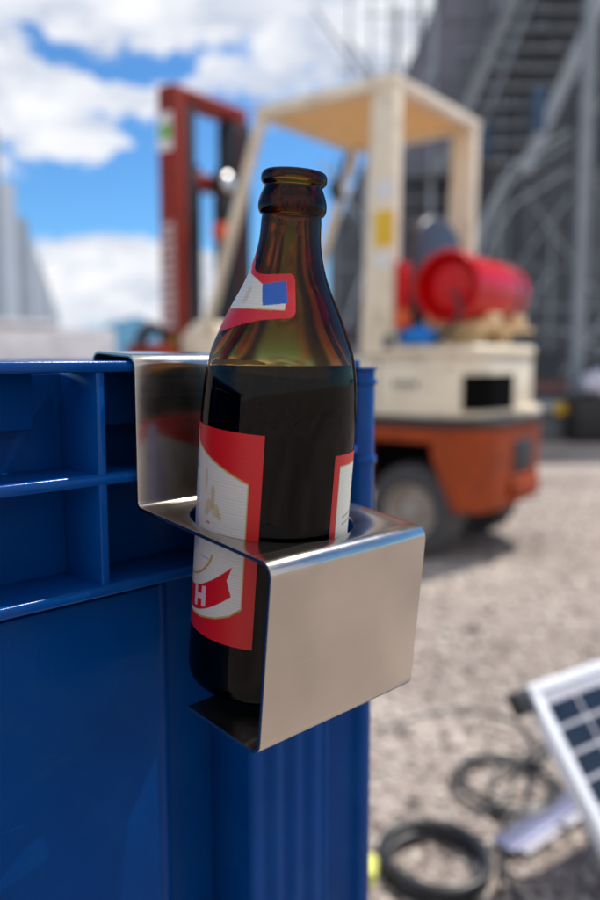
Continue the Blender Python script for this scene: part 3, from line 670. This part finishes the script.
b.prism(pts, .650, .815); b.build('vent', 'void', fk)
b = MB()
for k in range(4): b.box(-.150 + k * .036, -.150 + k * .036 + .024, -.0118, -.0100, .752 + (k % 2) * .003, .785)
b.build('lettering', 'greyprint', fk)
b = MB(); b.box(.060, .066, -.0117, -.0105, .66, .89); b.build('panel_seam', 'dark', fk)
b = MB(); b.box(-.19, .6, -.0117, -.0108, .866, .870); b.build('panel_seam', 'dark', fk)
b = MB(); b.tube(curve([(-.30, -.05, 1.19), (-.36, .0, 1.10), (-.30, .01, 1.0), (-.2, -.03, .95)]), .012, 8); b.build('gas_hose', 'black', fk)
b = MB(); b.box(.24, .30, -.0118, -.009, .78, .86); b.build('latch', 'dark', fk)
# front body, cowl and floor
b = MB(); b.prism([(.62, .655), (.98, .655), (.98, .70), (.64, .70)], -.88, -.02, 'y'); b.build('floor_plate', 'dark', fk, bevel=.004)
b = MB(); b.prism([(1.10, .655), (1.42, .655), (1.42, 1.02), (1.30, 1.10), (1.16, 1.08)], -.86, -.04, 'y'); b.build('cowl', 'cream', fk, bevel=.02)
b = MB(); b.tube([(1.16, -.45, 1.05), (.92, -.45, 1.22)], .022); 
ring = [(.90 + .16 * math.cos(a) * .55, -.45 + .17 * math.sin(a), 1.235 + .16 * math.cos(a) * .8) for a in [2 * PI * k / 32 for k in range(32)]]
b.tube(ring, .014, closed=True); b.build('steering_wheel', 'black', fk)
b = MB(); b.prism([(.10, .97), (.56, .97), (.56, 1.05), (.12, 1.08)], -.74, -.28, 'y'); b.build('seat', 'charcoal', fk, bevel=.03, seg=3)
pr = [(-.76, 1.0), (-.26, 1.0), (-.26, 1.40)] + [(-.51 + .25 * math.cos(a), 1.44 + .165 * math.sin(a)) for a in [PI * k / 14 for k in range(15)]] + [(-.76, 1.40)]
b = MB(); b.prism([(p[0], p[1]) for p in pr], .0, .10, 'x'); b.build('backrest', 'charcoal', fk, bevel=.02, seg=3)
# overhead guard
ZR = 2.135
def leg(name, a, bb, wa, wb, dy):
    b = MB(); vs = []
    for (x, z), w_ in ((a, wa), (bb, wb)):
        for sx, sy in ((-1, 0), (1, 0), (1, 1), (-1, 1)): vs.append((x + sx * w_ / 2, dy[0] + (dy[1] - dy[0]) * sy, z))
    b.add(vs, [(3, 2, 1, 0), (4, 5, 6, 7), (0, 1, 5, 4), (1, 2, 6, 5), (2, 3, 7, 6), (3, 0, 4, 7)])
    return b.build(name, 'cream', fk, bevel=.01, seg=2)
for dy in ((0.0, -.075), (-.905, -.83)):
    leg('guard_pillar', (.075, .90), (.045, ZR - .02), .175, .125, dy)
    leg('guard_pillar', (1.20, 1.02), (.78, ZR - .02), .050, .050, (dy[0] * 1, dy[0] * 1 + (-.05 if dy[0] > -.5 else .05)))
b = MB()
b.box(-.02, .81, -.055, .008, ZR - .03, ZR + .03); b.box(-.02, .81, -.913, -.850, ZR - .03, ZR + .03); b.box(-.02, .05, -.8495, -.0555, ZR - .03, ZR + .03); b.box(.74, .81, -.8495, -.0555, ZR - .03, ZR + .03)
b.build('guard_frame', 'cream', fk, bevel=.012)
b = MB(); b.box(.0505, .7395, -.8495, -.0555, ZR - .003, ZR + .003); 
b.build('guard_roof', 'cream_roof', fk, bevel=.003)
# stickers on the near rear pillar
b = MB(); b.box(-.02, .085, .0006, .0022, 1.405, 1.565); b.build('sticker', 'yellow', fk)
b = MB(); b.box(-.01, .080, .0006, .0022, 1.62, 1.70); b.build('sticker', 'white', fk)
b = MB(); b.box(-.005, .082, .0006, .0022, 1.31, 1.37); b.build('sticker', 'white', fk)
b = MB(); b.box(-.02, .03, .0006, .0022, .93, 1.0); b.build('sticker', 'greyprint', fk)
# rear lamp
b = MB(); b.box(-.075, -.028, -.07, -.01, 1.12, 1.33); b.build('tail_lamp', 'redtank', fk, bevel=.01); b = MB(); b.box(-.078, -.025, -.072, -.008, 1.03, 1.115); b.build('tail_lamp', 'orangered', fk, bevel=.008)
# gas bottle across the rear
TK = Matrix.Translation((-.25, -.08, 1.215)) @ Matrix.Rotation(PI / 2, 4, 'X')        # local z -> -y
b = MB()
prof = [(0, .075), (.05, .07), (.10, .055), (.135, .030), (.150, .0)]
tank = [(0, .06)] + [(.150 * math.sin(a), .06 + .07 - .07 * math.cos(a)) for a in [PI / 2 * k / 8 for k in range(1, 9)]] + [(.150, .61)] + [(.150 * math.cos(a), .61 + .08 * math.sin(a)) for a in [PI / 2 * k / 8 for k in range(1, 8)]] + [(0, .69)]
b.lathe(tank, 48, mt=TK); tk = b.build('gas_tank', 'redtank', fk, smooth=50)
b = MB(); b.lathe([(.150, .11), (.162, .10), (.166, .02), (.160, .0), (.146, .0), (.140, .02), (.140, .11)], 48, mt=TK, close=True); b.build('collar', 'redtank', tk, smooth=50)
b = MB(); b.lathe([(0, .035), (.09, .038), (.125, .05), (.138, .075)], 40, mt=TK); b.build('end_cap', 'redtank', tk, smooth=50)
b = MB(); b.lathe([(.1495, .49), (.1508, .495), (.1508, .545), (.149, .55)], 48, mt=TK); b.build('strap', 'dark', tk)
b = MB(); b.prism([(-.42, 1.10), (-.36, 1.065), (-.14, 1.065), (-.08, 1.10), (-.08, 1.045), (-.20, .99), (-.20, .948), (-.34, .948), (-.34, .99), (-.42, 1.045)], -.62, -.50, 'y')
b.prism([(-.42, 1.10), (-.36, 1.065), (-.14, 1.065), (-.08, 1.10), (-.08, 1.045), (-.20, .99), (-.20, .948), (-.34, .948), (-.34, .99), (-.42, 1.045)], -.32, -.20, 'y')
b.box(-.40, -.10, -.78, -.12, 1.020, 1.040); b.build('tank_bracket', 'cream_roof', fk, bevel=.008)
# wheels
def wheel(x, y0, y1, r):
    rim_r = r * .58; mt = Matrix.Translation((x, y0, r - .063)) @ Matrix.Rotation(PI / 2, 4, 'X'); w_ = abs(y1 - y0)
    e = thing_part('wheel', fk)
    b = MB(); b.lathe([(rim_r, .012), (r * .80, .0), (r * .93, .006), (r, .03), (r, w_ - .03), (r * .93, w_ - .006), (r * .8, w_), (rim_r, w_ - .012)], 56, mt=mt, close=True)
    t = b.build('tyre', 'tyre', e, smooth=35)
    b = MB(); b.lathe([(0, .045), (rim_r * .38, .045), (rim_r * .42, .06), (rim_r * .82, .07), (rim_r * .94, .02), (rim_r, .010), (rim_r, w_ - .01)], 48, mt=mt); b.build('rim', 'rim', e, smooth=35)
    b = MB(); b.lathe([(0, .01), (rim_r * .26, .014), (rim_r * .32, .045)], 24, mt=mt)
    for k in range(6):
        a = 2 * PI * k / 6; b.lathe([(0, .030), (.011, .032), (.011, .05)], 6, mt=mt @ Matrix.Translation((rim_r * .62 * math.cos(a), rim_r * .62 * math.sin(a), .02)))
    b.build('hub', 'hub', e, smooth=35)
def thing_part(name, parent):
    o = bpy.data.objects.new(name, None); C.objects.link(o); o.parent = parent; o.empty_display_size = .05; return o
for x, r in ((-.10, .228), (1.14, .27)):
    wheel(x, -.035, -.215, r)
    wheel(x, -.685, -.865, r)
b = MB(); b.box(-.18, -.02, -.68, -.22, .10, .249); b.build('rear_axle', 'dark', fk, bevel=.01)
for ya in (-.218, -.694):
    b = MB(); b.box(-.360, .1990, ya, ya + .010, .20, .4990); b.build('wheel_well', 'void', fk)
# mast
mast = MB()
for y in (-.16, -.715):
    mast.box(1.84, 1.99, y - .05, y + .05, .0, 2.46)
mast.box(1.84, 1.98, -.6645, -.2105, 2.37, 2.46)
mast.box(1.84, 1.94, -.6645, -.2105, 1.90, 2.00); mast.box(1.84, 1.94, -.6645, -.2105, .5, .62)
mo = mast.build('mast', 'mast', fk, bevel=.02, seg=3)
b = MB()
for y in (-.241, -.634): b.box(1.8385, 1.97, y - .042, y + .031, .04, 2.36)
b.box(1.822, 1.8370, -.765, -.690, .04, 2.36); b.tube([(1.90, -.36, .2), (1.90, -.36, 2.05)], .018); b.tube([(1.90, -.52, .2), (1.90, -.52, 2.05)], .018)
b.build('inner_rail', 'dark', mo, bevel=.006)
b = MB(); b.box(1.805, 1.819, -.1550, -.1180, 0, 0)
b = MB()
random.seed(3)
for k in range(12):
    z = 1.64 - k * .052; b.box(1.86, 1.86 + .085 + random.random() * .02, -.1098, -.1080, z, z + .034 + random.random() * .010)
b.build('lettering', 'paleprint', mo)
b = MB(); b.box(1.86, 1.985, -.1098, -.1084, 2.09, 2.30); b.build('sticker', 'white', mo); b = MB(); b.box(1.87, 1.96, -.1080, -.1070, 2.15, 2.24); b.build('sticker', 'green', mo)
b = MB(); b.box(1.85, 2.0, -.1098, -.1080, .93, 1.02); b.build('sticker', 'yellow', mo)
# carriage with load guard and forks
b = MB(); b.box(2.03, 2.07, -.90, .02, .18, .26); b.box(2.03, 2.07, -.90, .02, .52, .60)
for y in (-.80, -.62, -.26, -.08): b.box(2.035, 2.065, y - .02, y + .02, .26, .52)
b.build('carriage', 'dark', mo, bevel=.005)
for y in (-.70, -.18):
    b = MB(); b.prism([(2.072, .55), (2.11, .55), (2.11, .11), (3.05, .065), (3.05, .055), (2.072, .06)], y - .055, y + .055, 'y'); b.build('fork', 'dark', mo, bevel=.004)
b = MB(); b.tube([(1.84, .10 - .10 * math.cos(a), .96 + .12 * math.sin(a)) for a in [PI * k / 12 for k in range(13)]], .022); b.tube([(1.88, .02 + .12 * math.cos(a), .92 + .13 * math.sin(a)) for a in [PI * k / 12 for k in range(13)]], .018)
b.build('hydraulic_hose', 'black', mo)
b = MB(); b.box(1.72, 1.96, .02, .20, .86, .97); b.build('valve_block', 'mast', mo, bevel=.02)
mo.location.x = -.335
b = MB()
for y in (-.13, -.745):
    b = MB(); b.beam((1.585, y, .62), (1.83, y, 1.0), .05); b.build('tilt_cylinder', 'dark', mo)
# work lamps on the guard's front edge
for y in (-.80,):
    b = MB(); mt = Matrix.Translation((.86, y - .05, 1.90)) @ Matrix.Rotation(PI / 2, 4, 'Y'); b.lathe([(0, -.05), (.055, -.04), (.062, .02), (.06, .04)], 28, mt=mt); b.beam((.86, y - .05, 1.93), (.80, y - .05, 2.12), .02)
    lp = b.build('work_lamp', 'dark', fk)
    b = MB(); b.lathe([(0, -.062), (.04, -.058), (.052, -.045)], 24, mt=mt); b.build('lens', 'lens', lp)
b = MB(); mt = Matrix.Translation((1.80, -.47, 1.95)) @ Matrix.Rotation(PI / 2, 4, 'Y'); b.lathe([(0, -.05), (.055, -.045), (.068, .0), (.06, .045)], 28, mt=mt)
lp = b.build('work_lamp', 'dark', mo); b = MB(); b.lathe([(0, -.066), (.04, -.062), (.056, -.048)], 24, mt=mt); b.build('lens', 'lens', lp)
b = MB(); b.box(1.74, 1.83, -.58, -.40, 1.70, 1.86); b.build('valve_block', 'dark', mo, bevel=.02)
b = MB(); b.box(1.72, 1.80, -.50, -.36, 1.60, 1.70); b.build('indicator', 'orangered', mo, bevel=.015)
# crumpled cloth on the hood
def lump(name, mt_, mtl, sx, sy, sz, seed, parent=None, n=3):
    bm = bmesh.new(); bmesh.ops.create_icosphere(bm, subdivisions=n, radius=1); random.seed(seed); ph = [random.random() * 6 for _ in range(6)]
    for v in bm.verts:
        c = v.co; k = 1 + .22 * math.sin(c.x * 4 + ph[0]) * math.cos(c.y * 5 + ph[1]) + .13 * math.sin(c.z * 7 + ph[2] + c.x * 6) + .08 * math.sin(c.y * 13 + ph[3])
        v.co = Vector((c.x * sx, c.y * sy, max(c.z * sz, -sz * .55))) * k
    me = bpy.data.meshes.new(name); bm.to_mesh(me); bm.free(); me.materials.append(M[mtl]); me.polygons.foreach_set('use_smooth', [True] * len(me.polygons))
    o = bpy.data.objects.new(name, me); C.objects.link(o); o.matrix_world = mt_; return o
bpy.context.view_layer.update()
fm = Matrix.Translation(P0) @ Matrix.Rotation(math.atan2(Fw.y, Fw.x), 4, 'Z')
tag(lump('work_gloves', fm @ Matrix.Scale(.934, 4) @ Matrix.Translation((-.11, -.10, .985)), 'bluecloth', .085, .07, .055, 4), 'crumpled bright blue work gloves lying on the cream forklift hood', 'gloves')

# ------------------------------------------------------------------ solar panel, cables, hose
def site_mat(u, v, z, rz): p = G(u, v, z); return Matrix.Translation(p) @ Matrix.Rotation(ROTUV + rz, 4, 'Z')
sp = thing('solar_panel', 'small solar panel in a silver frame propped up on the gravel at the right edge', 'solar panel')
A_ = (.378, 1.25, H0 - .541); al, ta = R(34), R(51)
ex = (RIGHT * math.cos(al) + FW * math.sin(al)); gd = (RIGHT * math.sin(al) - FW * math.cos(al)) * math.cos(ta) - Vector((0, 0, math.sin(ta))); nn_ = ex.cross(gd).normalized()
if nn_.z < 0: nn_ = -nn_
pm = Matrix(((ex.x, gd.x, nn_.x, 0), (ex.y, gd.y, nn_.y, 0), (ex.z, gd.z, nn_.z, 0), (0, 0, 0, 1))); pm.translation = G(*A_)
sp.matrix_world = pm     # local x along the top edge, y down the panel, z out of its face
PW, PL = .62, .43
b = MB(); b.box(0, PW, 0, .018, -.022, .003); b.box(0, PW, PL - .018, PL, -.022, .003); b.box(0, .018, .0182, PL - .0182, -.022, .003); b.box(PW - .018, PW, .0182, PL - .0182, -.022, .003)
b.build('frame', 'alu', sp, bevel=.0015)
b = MB(); b.box(.0182, PW - .0182, .0182, PL - .0182, -.008, -.002); b.build('backing_sheet', 'backsheet', sp)
b = MB(); y = .038
cells = MB()
while y + .034 < PL - .02:
    x = .026
    while x + .0705 < PW - .02:
        c_ = .003
        for (xa, xb) in ((x, x + .0705),): cells.box(xa, xb, y, y + .0360, -.0018, -.0010)
        x += .0765
    y += .0425
M['cell'] = mat('solar_cell', (0.012, 0.019, 0.032), 0.22, var=0.3, vscale=30, spec=0.45)
cells.build('cell_grid', 'cell', sp)
b = MB(); b.box(-.030, -.0005, .002, .040, -.030, -.004); b.build('corner_bracket', 'dark', sp, bevel=.003)
for x in (.30, PW - .08):
    b = MB(); inv = pm.inverted(); foot = G(*A_) + ex * x + (-RIGHT * math.sin(al) + FW * math.cos(al)) * .10; foot.z = .004
    b.beam(inv @ (G(*A_) + ex * x + gd * .10 - nn_ * .03), inv @ foot, .022, .006); b.build('prop_leg', 'alu', sp)
# flat bar on the gravel
fb0, fb1 = Vector(G(.378, 1.305, .016)), Vector(G(.575, 1.470, .016)); dv = (fb1 - fb0).normalized(); sd = Vector((dv.y, -dv.x, 0))
bar_ = thing('metal_bar', 'grey-lilac aluminium angle bar lying on the gravel beside the solar panel', 'metal bar', fb0, math.atan2(dv.y, dv.x))
Lb = (fb1 - fb0).length + .12
b = MB(); b.box(0, Lb, -.004, .044, 0, .003); b.build('upper_flange', 'lavender', bar_, bevel=.0006)
b = MB(); b.box(.02, Lb * .36, -.020, -.0042, -.008, -.001); b.box(Lb * .40, Lb, -.022, -.0042, -.008, -.001); b.build('lower_flange', 'backsheet', bar_, bevel=.0006)
# thin cable coil
cc = thing('cable_coil', 'loose coil of thin black cable on the gravel beside the solar panel', 'cable')
random.seed(11)
b = MB(); pth = []
for k in range(3 * 40 + 1):
    a = 2 * PI * k / 40 + 2.2; rr = .098 + .008 * math.sin(a * 1.37 + 1) + .004 * math.sin(a * 3.1)
    p = G(.425 + rr * math.cos(a) + .006 * math.sin(a * .5), 1.53 + rr * 1.05 * math.sin(a), .010 + .004 * math.sin(a * .33) ** 2 * 2 + .002 * k / 40); pth.append(p)
b.tube(pth, .0042, 8)
pth2 = [G(.425 + .10 * math.cos(a), 1.53 + .105 * math.sin(a), .016) for a in (2.2,)]
b.build('coil', 'cable', cc)
b = MB(); b.tube(curve([G(.36, 1.44, .014), G(.41, 1.47, .02), G(.46, 1.56, .03), G(.51, 1.64, .03), G(.56, 1.66, .05)]), .0042, 8)
b.tube(curve([G(.50, 1.60, .02), G(.47, 1.50, .026), G(.42, 1.41, .02), G(.37, 1.34, .012), G(.355, 1.24, .01), G(.37, 1.12, .01)]), .0042, 8)
b.tube(curve([G(.52, 1.62, .02), G(.44, 1.58, .03), G(.385, 1.50, .02), G(.39, 1.40, .015), G(.36, 1.30, .012), G(.33, 1.2, .01)]), .0042, 8); b.build('lead', 'cable', cc)
b = MB(); b.beam(G(.500, 1.59, .026), G(.555, 1.655, .030), .018, .016); b.build('connector', 'cable', cc, bevel=.003)
b = MB(); b.tube(curve([G(.18, 1.78, .005), G(.30, 1.86, .006), G(.42, 1.90, .006), (G(.52, 1.84, .006)), G(.54, 1.74, .008), G(.52, 1.64, .01)]), .0035, 8); b.build('lead', 'cable', cc)
hz = thing('hose_ring', 'thick black hose rolled into a ring on the gravel beside the blue crate', 'hose')
b = MB(); pth = []
for k in range(2 * 56 + 8):
    a = 2 * PI * k / 56 + .4; rr = .083 + .003 * math.sin(a * 2.3) + (.006 if k > 56 else 0)
    pth.append(G(.235 + rr * math.cos(a), 1.275 + rr * 1.06 * math.sin(a), .013 + .017 * min(1, max(0, (k - 44) / 20))))
b.tube(pth, .0105, 12); b.build('hose', 'cable', hz)
b = MB(); e0 = pth[-1]; b.tube([G(.112, 1.200, .036), G(.116, 1.228, .036), G(.120, 1.252, .036)], .014, 14); b.build('coupling', 'yellowgreen', hz)

# ------------------------------------------------------------------ grandstand scaffold on the right
# local x = u, y = v
gs = thing('scaffold_tower', 'tall dark steel scaffold with stairs and sheeting behind the forklift', 'scaffold', G(0, 0), ROTUV)
V0 = 8.6
def top_at(u):                                       # sloping upper edge of the sheeting
    t = (u - .34) / (1.80 - .34); return min(9.0, 2.3 + 3.2 * max(0, t) ** 1.0 + max(0, u - 1.8) * 2.2)
b = MB(); us = [.36, .8, 1.1, 1.5, 1.9, 2.6, 3.4, 4.4, 5.6, 7.0]
for k in range(len(us) - 1):
    u0, u1 = us[k], us[k + 1]; b.add([(u0, V0 + 1.5, .0), (u1, V0 + 1.5, .0), (u1, V0 + 1.5, top_at(u1)), (u0, V0 + 1.5, top_at(u0))], [(0, 1, 2, 3)])
b.build('sheeting', 'mesh', gs, smooth=0)
b = MB(); b.prism([(1.02, 3.05), (1.98, 3.05), (2.55, 5.3), (1.95, 5.5), (1.52, 4.72), (1.06, 3.72)], V0 + 1.10, V0 + 1.13, 'y'); b.build('upper_sheeting', 'panelgrey', gs)
for i, u in enumerate((.42, .78, 1.12, 1.55, 2.0, 2.35, 2.72, 3.75, 4.6)):
    z1 = top_at(u) + .9 if u > .5 else 3.2
    b = MB(); b.tube([(u, V0 + .95, 0), (u, V0 + .95, min(z1, 8))], .024, 10); b.build('standard', 'scaf' if i % 2 else 'scafdark', gs)
b = MB(); b.box(2.97, 3.10, V0, V0 + .12, 0, 7.5); b.build('main_post', 'scafmid', gs, bevel=.01)
for z in (.52, 1.18, 1.95, 3.02, 4.1, 5.2):
    b = MB(); ua = .40 if z < 3 else (1.0 if z < 4 else 1.5); b.tube([(ua, V0 + .9, z), (6.2, V0 + .9, z)], .022, 8); b.build('ledger', 'scafdark' if z > 1 else 'scaf', gs)
for (u0, z0, u1, z1) in ((2.0, .3, 2.95, 1.9), (3.15, .7, 4.4, 2.4), (1.12, .3, 2.0, 1.9), (.45, 1.0, 1.1, 2.9), (2.05, 2.1, 1.55, .8), (2.75, .9, 1.95, 1.9), (3.15, 1.2, 4.5, .6), (1.1, 3.0, 1.5, 4.2)):
    b = MB(); b.tube([(u0, V0 + .85, z0), (u1, V0 + .85, z1)], .018, 8); b.build('brace', 'scaf', gs)
random.seed(21)
for k in range(110):
    u = .5 + 4.6 * random.random(); z = .6 + 4.6 * random.random(); d = random.choice((0, 0, 0, 1, 2, 3)); L_ = .8 + 1.3 * random.random()
    if z > top_at(u) - .3: continue
    du, dz = {0: (0, L_), 1: (L_, 0), 2: (L_ * .6, L_ * .8), 3: (-L_ * .6, L_ * .8)}[d]; yv = V0 + .9 + random.random() * .5
    b = MB(); b.tube([(u, yv, z), (u + du, yv, z + dz)], .009 + .013 * random.random(), 8); b.build('brace', random.choice(('scaf', 'scaf', 'scafdark')), gs)
# handrail that rises to the main post
for dz in (0, .13, .42):
    b = MB(); b.tube([(1.72, V0 + .3, 1.55 - dz), (2.12, V0 + .3, 2.60 - dz), (2.34, V0 + .3, 2.98 - dz), (2.96, V0 + .3, 3.36 - dz)], .014 + .008 * (dz == 0), 8); b.build('handrail', 'scaf', gs)
b = MB(); b.tube(curve([(1.55, V0 + .35, 1.1), (1.62, V0 + .35, 2.2), (1.80, V0 + .35, 2.9), (2.3, V0 + .35, 4.2), (2.7, V0 + .35, 5.3)]), .03, 10); b.build('handrail', 'scafdark', gs)
# stair flights seen from below
b = MB()
for k in range(13):
    z = 3.05 + k * .20; u = 1.62 + k * .085; b.box(u, u + .95, V0 + .45, V0 + .72, z, z + .035)
b.build('treads', 'scafdark', gs)
for du in (0, .95):
    b = MB(); b.beam((1.55 + du, V0 + .44, 2.95), (2.80 + du, V0 + .44, 5.85), .035, .14); b.build('stringer', 'scaf' if du else 'scafdark', gs)
b = MB()
for k in range(8):
    z = 1.05 + k * .19; u = 3.0 - k * .13; b.box(u - .7, u, V0 + .45, V0 + .72, z, z + .03)
b.build('treads', 'scafdark', gs)
b = MB(); b.box(2.1, 6.0, V0 - .1, V0 + .8, .30, .42); b.box(2.1, 6.0, V0 + .0, V0 + .7, .0, .295)
b.build('plinth', ['scafdark'], gs, bevel=.01)
b = MB(); b.box(2.1, 6.0, V0 - .12, V0 - .101, .325, .405); b.build('edge_board', 'scaf', gs)
b = MB(); b.box(2.75, 3.02, V0 - .14, V0 - .121, .285, .405); b.build('marker', 'yellow', gs)
b = MB(); b.box(2.2, 5.6, V0 + .5, V0 + .54, .5, .62); b.build('kick_board', 'brick', gs)
b = MB(); b.box(2.50, 2.64, V0 + .20, V0 + .24, 3.32, 3.78); b.build('notice_board', 'bluecloth', gs, bevel=.01)
M['dimblue'] = mat('dim_blue_board', (0.04, 0.09, 0.17), 0.7, var=0.2)
bpy.data.objects['notice_board'].data.materials[0] = M['dimblue']
b = MB(); b.box(1.95, 2.10, V0 + .38, V0 + .42, 3.1, 3.5); b.build('notice_board', 'dimblue', gs, bevel=.01)
b = MB(); b.box(1.20, 1.42, V0 + .6, V0 + .64, 1.7, 2.3); b.build('notice_board', 'dimblue', gs, bevel=.01)
# thin rail above the upper edge
b = MB()
for u in (.60, .86, 1.10): b.tube([(u, V0 + 1.4, 2.6), (u, V0 + 1.4, 5.9)], .016, 8)
b.tube([(.45, V0 + 1.4, 4.35), (1.5, V0 + 1.4, 4.35)], .014, 8); b.tube([(.75, V0 + 1.4, 5.0), (1.9, V0 + 1.4, 5.0)], .014, 8); b.build('guard_rail', 'scaf', gs)
tag(lump('plastic_sack', Matrix.Translation(G(3.16, V0 + .10 - .35, .60)), 'tarp', .17, .14, .16, 9), 'pale lilac plastic sack on the edge of the scaffold base at the right edge', 'sack')
b = MB(); b.box(-.28, .28, -.2, .2, 0, .485)
tag(b.build('plastic_bin', 'dark', bevel=.02), 'low dark bin under the pale sack at the right edge', 'bin'); bpy.data.objects['plastic_bin'].matrix_world = site_mat(3.16, V0 - .25, 0, 0)

# ------------------------------------------------------------------ left: concrete wall and long clad grandstand
b = MB(); b.box(-5.0, 0, 0, .35, 0, 1.175); b.box(-5.0, -.62, -.012, .362, 1.177, 1.245)
w_ = tag(b.build('concrete_wall', 'concrete', bevel=.02), 'low pale concrete wall beyond the blue crate on the left', 'wall'); w_.matrix_world = site_mat(-1.86, 8.0, 0, R(35))
lg = thing('long_grandstand', 'long pale grey ribbed grandstand side receding into the distance on the left', 'grandstand')
dirv = Vector((-.287, 1, 0)).normalized(); st = Vector((-.405 * 13.2, 13.2, 0))
def LP(s, z, off=0): q = st + dirv * s + Vector((dirv.y, -dirv.x, 0)) * off; return G(q.x, q.y, z)
b = MB(); S = -5.0
while S < 60:
    s1 = S + 1.6; zt = 4.60 - .18 * (int((S + 5) / 6.4) % 2)
    b.add([LP(S, 0), LP(s1, 0), LP(s1, zt), LP(S, zt)], [(0, 1, 2, 3)]); S = s1
b.build('cladding', 'clad', lg, smooth=0)
S = -5.0; k = 0
while S < 60:
    k += 1; b = MB(); b.beam(LP(S, 0, .03), LP(S, 4.72 + .3 * math.sin(S * 1.3), .03), .55 if k % 3 else .9, .06 + .05 * (k % 2)); b.build('cladding_strip', 'cladjoint' if k % 2 else 'clad', lg, smooth=0); S += 1.1 + .5 * (k % 3)
b = MB(); b.beam(LP(-5, 4.66, 0), LP(60, 4.66, 0), .12, .10); b.build('top_rail', 'clad', lg)

# ------------------------------------------------------------------ camera
cam = bpy.data.cameras.new('camera'); co_ = bpy.data.objects.new('camera', cam); C.objects.link(co_)
cam.sensor_fit = 'HORIZONTAL'; cam.sensor_width = 36; cam.lens = 783.6 / 600 * 36; cam.clip_start = 0.02; cam.clip_end = 12000
co_.location = CAM; co_.rotation_euler = (PI / 2 - PITCH, 0, -YAW)
cam.dof.use_dof = True; cam.dof.focus_distance = 0.325; cam.dof.aperture_fstop = 7.0; cam.dof.aperture_blades = 0
sc = bpy.context.scene; sc.camera = co_
sc.view_settings.view_transform = 'Standard'; sc.view_settings.look = 'None'; sc.view_settings.exposure = 0
cy = sc.cycles; cy.max_bounces = 18; cy.transmission_bounces = 16; cy.glossy_bounces = 8; cy.diffuse_bounces = 4; cy.transparent_max_bounces = 8
cy.use_denoising = True; cy.caustics_reflective = False; cy.caustics_refractive = True; cy.sample_clamp_indirect = 3
